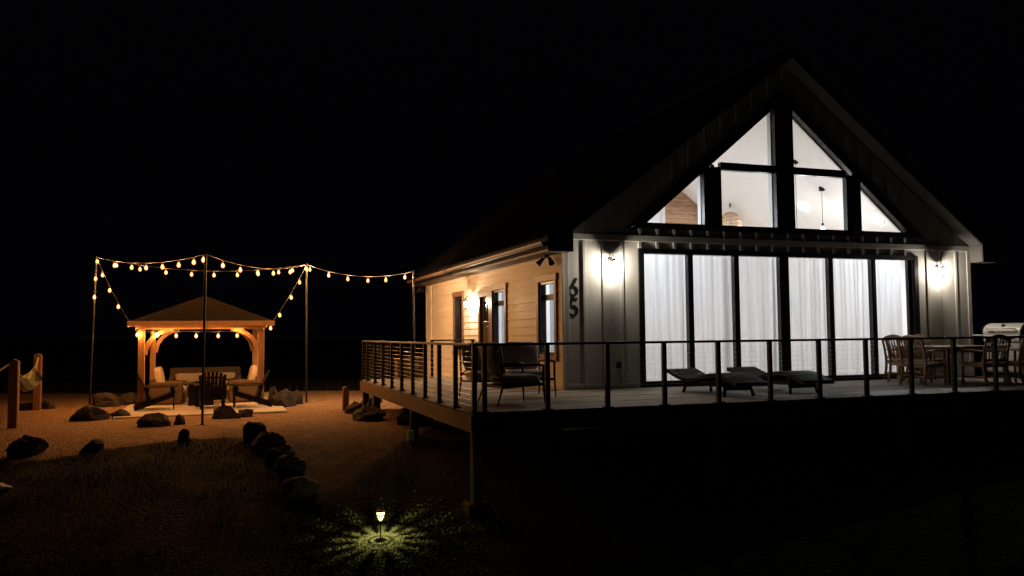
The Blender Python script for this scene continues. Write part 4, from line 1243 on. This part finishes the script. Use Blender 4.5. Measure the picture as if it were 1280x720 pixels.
hammock('striped hammock slung between the two wooden posts at the left', (-9.93, 4.78, .55), (-10.22, 8.74, .58), .55, .55)
hammock('striped hammock running out of view left of the nearer wooden post', (-9.98, 4.6, .55), (-12.4, 1.2, .5), .62, .6)
hpost(-12.45, 1.1, 1.6, 'third wooden hammock post, outside the left side of the view')

# ------------------------------------------------------------------ stake lamp
t = thing('solar_stake_lamp', 'small lit garden stake lamp on the slope below the deck', 'garden lamp', STAKE)
MB().tube([(0, 0, -.1), (0, 0, .235)], .008, 8).build('stake', 'plastic_black', t)
m = MB(); m.lathe([(.012, .228), (.018, .24), (.020, .252), (.012, .256)], n=14); m.build('base_cup', 'plastic_black', t, True, angle=40)
m = MB(); m.lathe([(.052, .362), (.056, .367), (.056, .376), (.03, .384)], n=24); m.build('cap', 'plastic_black', t, True, angle=40)
def shell(rs):
    m = MB(); A = []
    n = 24
    for r_, z in rs: A.append([m.bm.verts.new((r_*math.cos(2*PI*k/n), r_*math.sin(2*PI*k/n), z)) for k in range(n)])
    for a, b in zip(A, A[1:]):
        for k in range(n): m.bm.faces.new((a[k], a[(k+1) % n], b[(k+1) % n], b[k]))
    return m
shell([(.046, .361), (.048, .345), (.046, .322)]).build('upper_lens', 'stake_glow', t, True)
shell([(.020, .258), (.030, .285), (.042, .300), (.042, .313)]).build('lower_lens', 'stake_glow', t, True)
m = MB(); m.lathe([(.040, .3135), (.048, .316), (.048, .3205), (.040, .3215)], n=24)
# slotted mask under the lens: throws the rays over the ground
m2 = MB()
for k in range(14):
    a = 2*PI*(k+.5)/14
    w = .56*2*PI/14/2
    p = [Vector((r_*math.cos(a+s*w), r_*math.sin(a+s*w), z)) for r_, z in ((.048, .336), (.047, .286)) for s in (-1, 1)]
    vs = [m2.bm.verts.new(q) for q in p]; m2.bm.faces.new((vs[0], vs[1], vs[3], vs[2]))
m2.tube([(.030*math.cos(2*PI*i/24), .030*math.sin(2*PI*i/24), .270) for i in range(25)], .003, 5, False)
ring = MB()
ring.tube([(.047*math.cos(2*PI*i/24), .047*math.sin(2*PI*i/24), .318) for i in range(25)], .004, 6, False); ring.build('ring', 'plastic_black', t, True)
m.bm.free(); m2.build('slotted_mask', 'plastic_black', t)
light('stake_light', (0, 0, .338), 10.5, (.93, 1, .30), .004, t)

# ------------------------------------------------------------------ night sky, moonless
world = bpy.data.worlds.new('World'); sc.world = world; world.use_nodes = True
N, L = world.node_tree.nodes, world.node_tree.links
bg = N['Background']; sky = N.new('ShaderNodeTexSky'); sky.sky_type = 'NISHITA'; sky.sun_disc = False
sky.sun_elevation = R(-5); sky.sun_rotation = R(200)
glow = N.new('ShaderNodeMix'); glow.data_type = 'RGBA'; glow.blend_type = 'ADD'; glow.inputs[0].default_value = 1; glow.inputs[7].default_value = (.014, .013, .022, 1)   # faint night airglow
L.new(sky.outputs[0], glow.inputs[6]); L.new(glow.outputs[2], bg.inputs['Color']); bg.inputs['Strength'].default_value = .05
sun = bpy.data.lights.new('sun', 'SUN'); sun.energy = .0008; sun.angle = R(3); sun.color = (.7, .8, 1)
so = bpy.data.objects.new('sun', sun); COL.objects.link(so); so.rotation_euler = (R(50), 0, R(160)); so.location = (0, 0, 30)

vs = sc.view_settings; vs.view_transform = 'Standard'; vs.look = 'None'; vs.gamma = 1; vs.exposure = 0; vs.use_curve_mapping = False
sc.render.engine = 'CYCLES'
cy = sc.cycles
cy.use_denoising = True
cy.max_bounces = 8; cy.diffuse_bounces = 4; cy.glossy_bounces = 3; cy.transparent_max_bounces = 12; cy.transmission_bounces = 6
cy.sample_clamp_indirect = 4; cy.use_light_tree = True; cy.caustics_reflective = False; cy.caustics_refractive = False
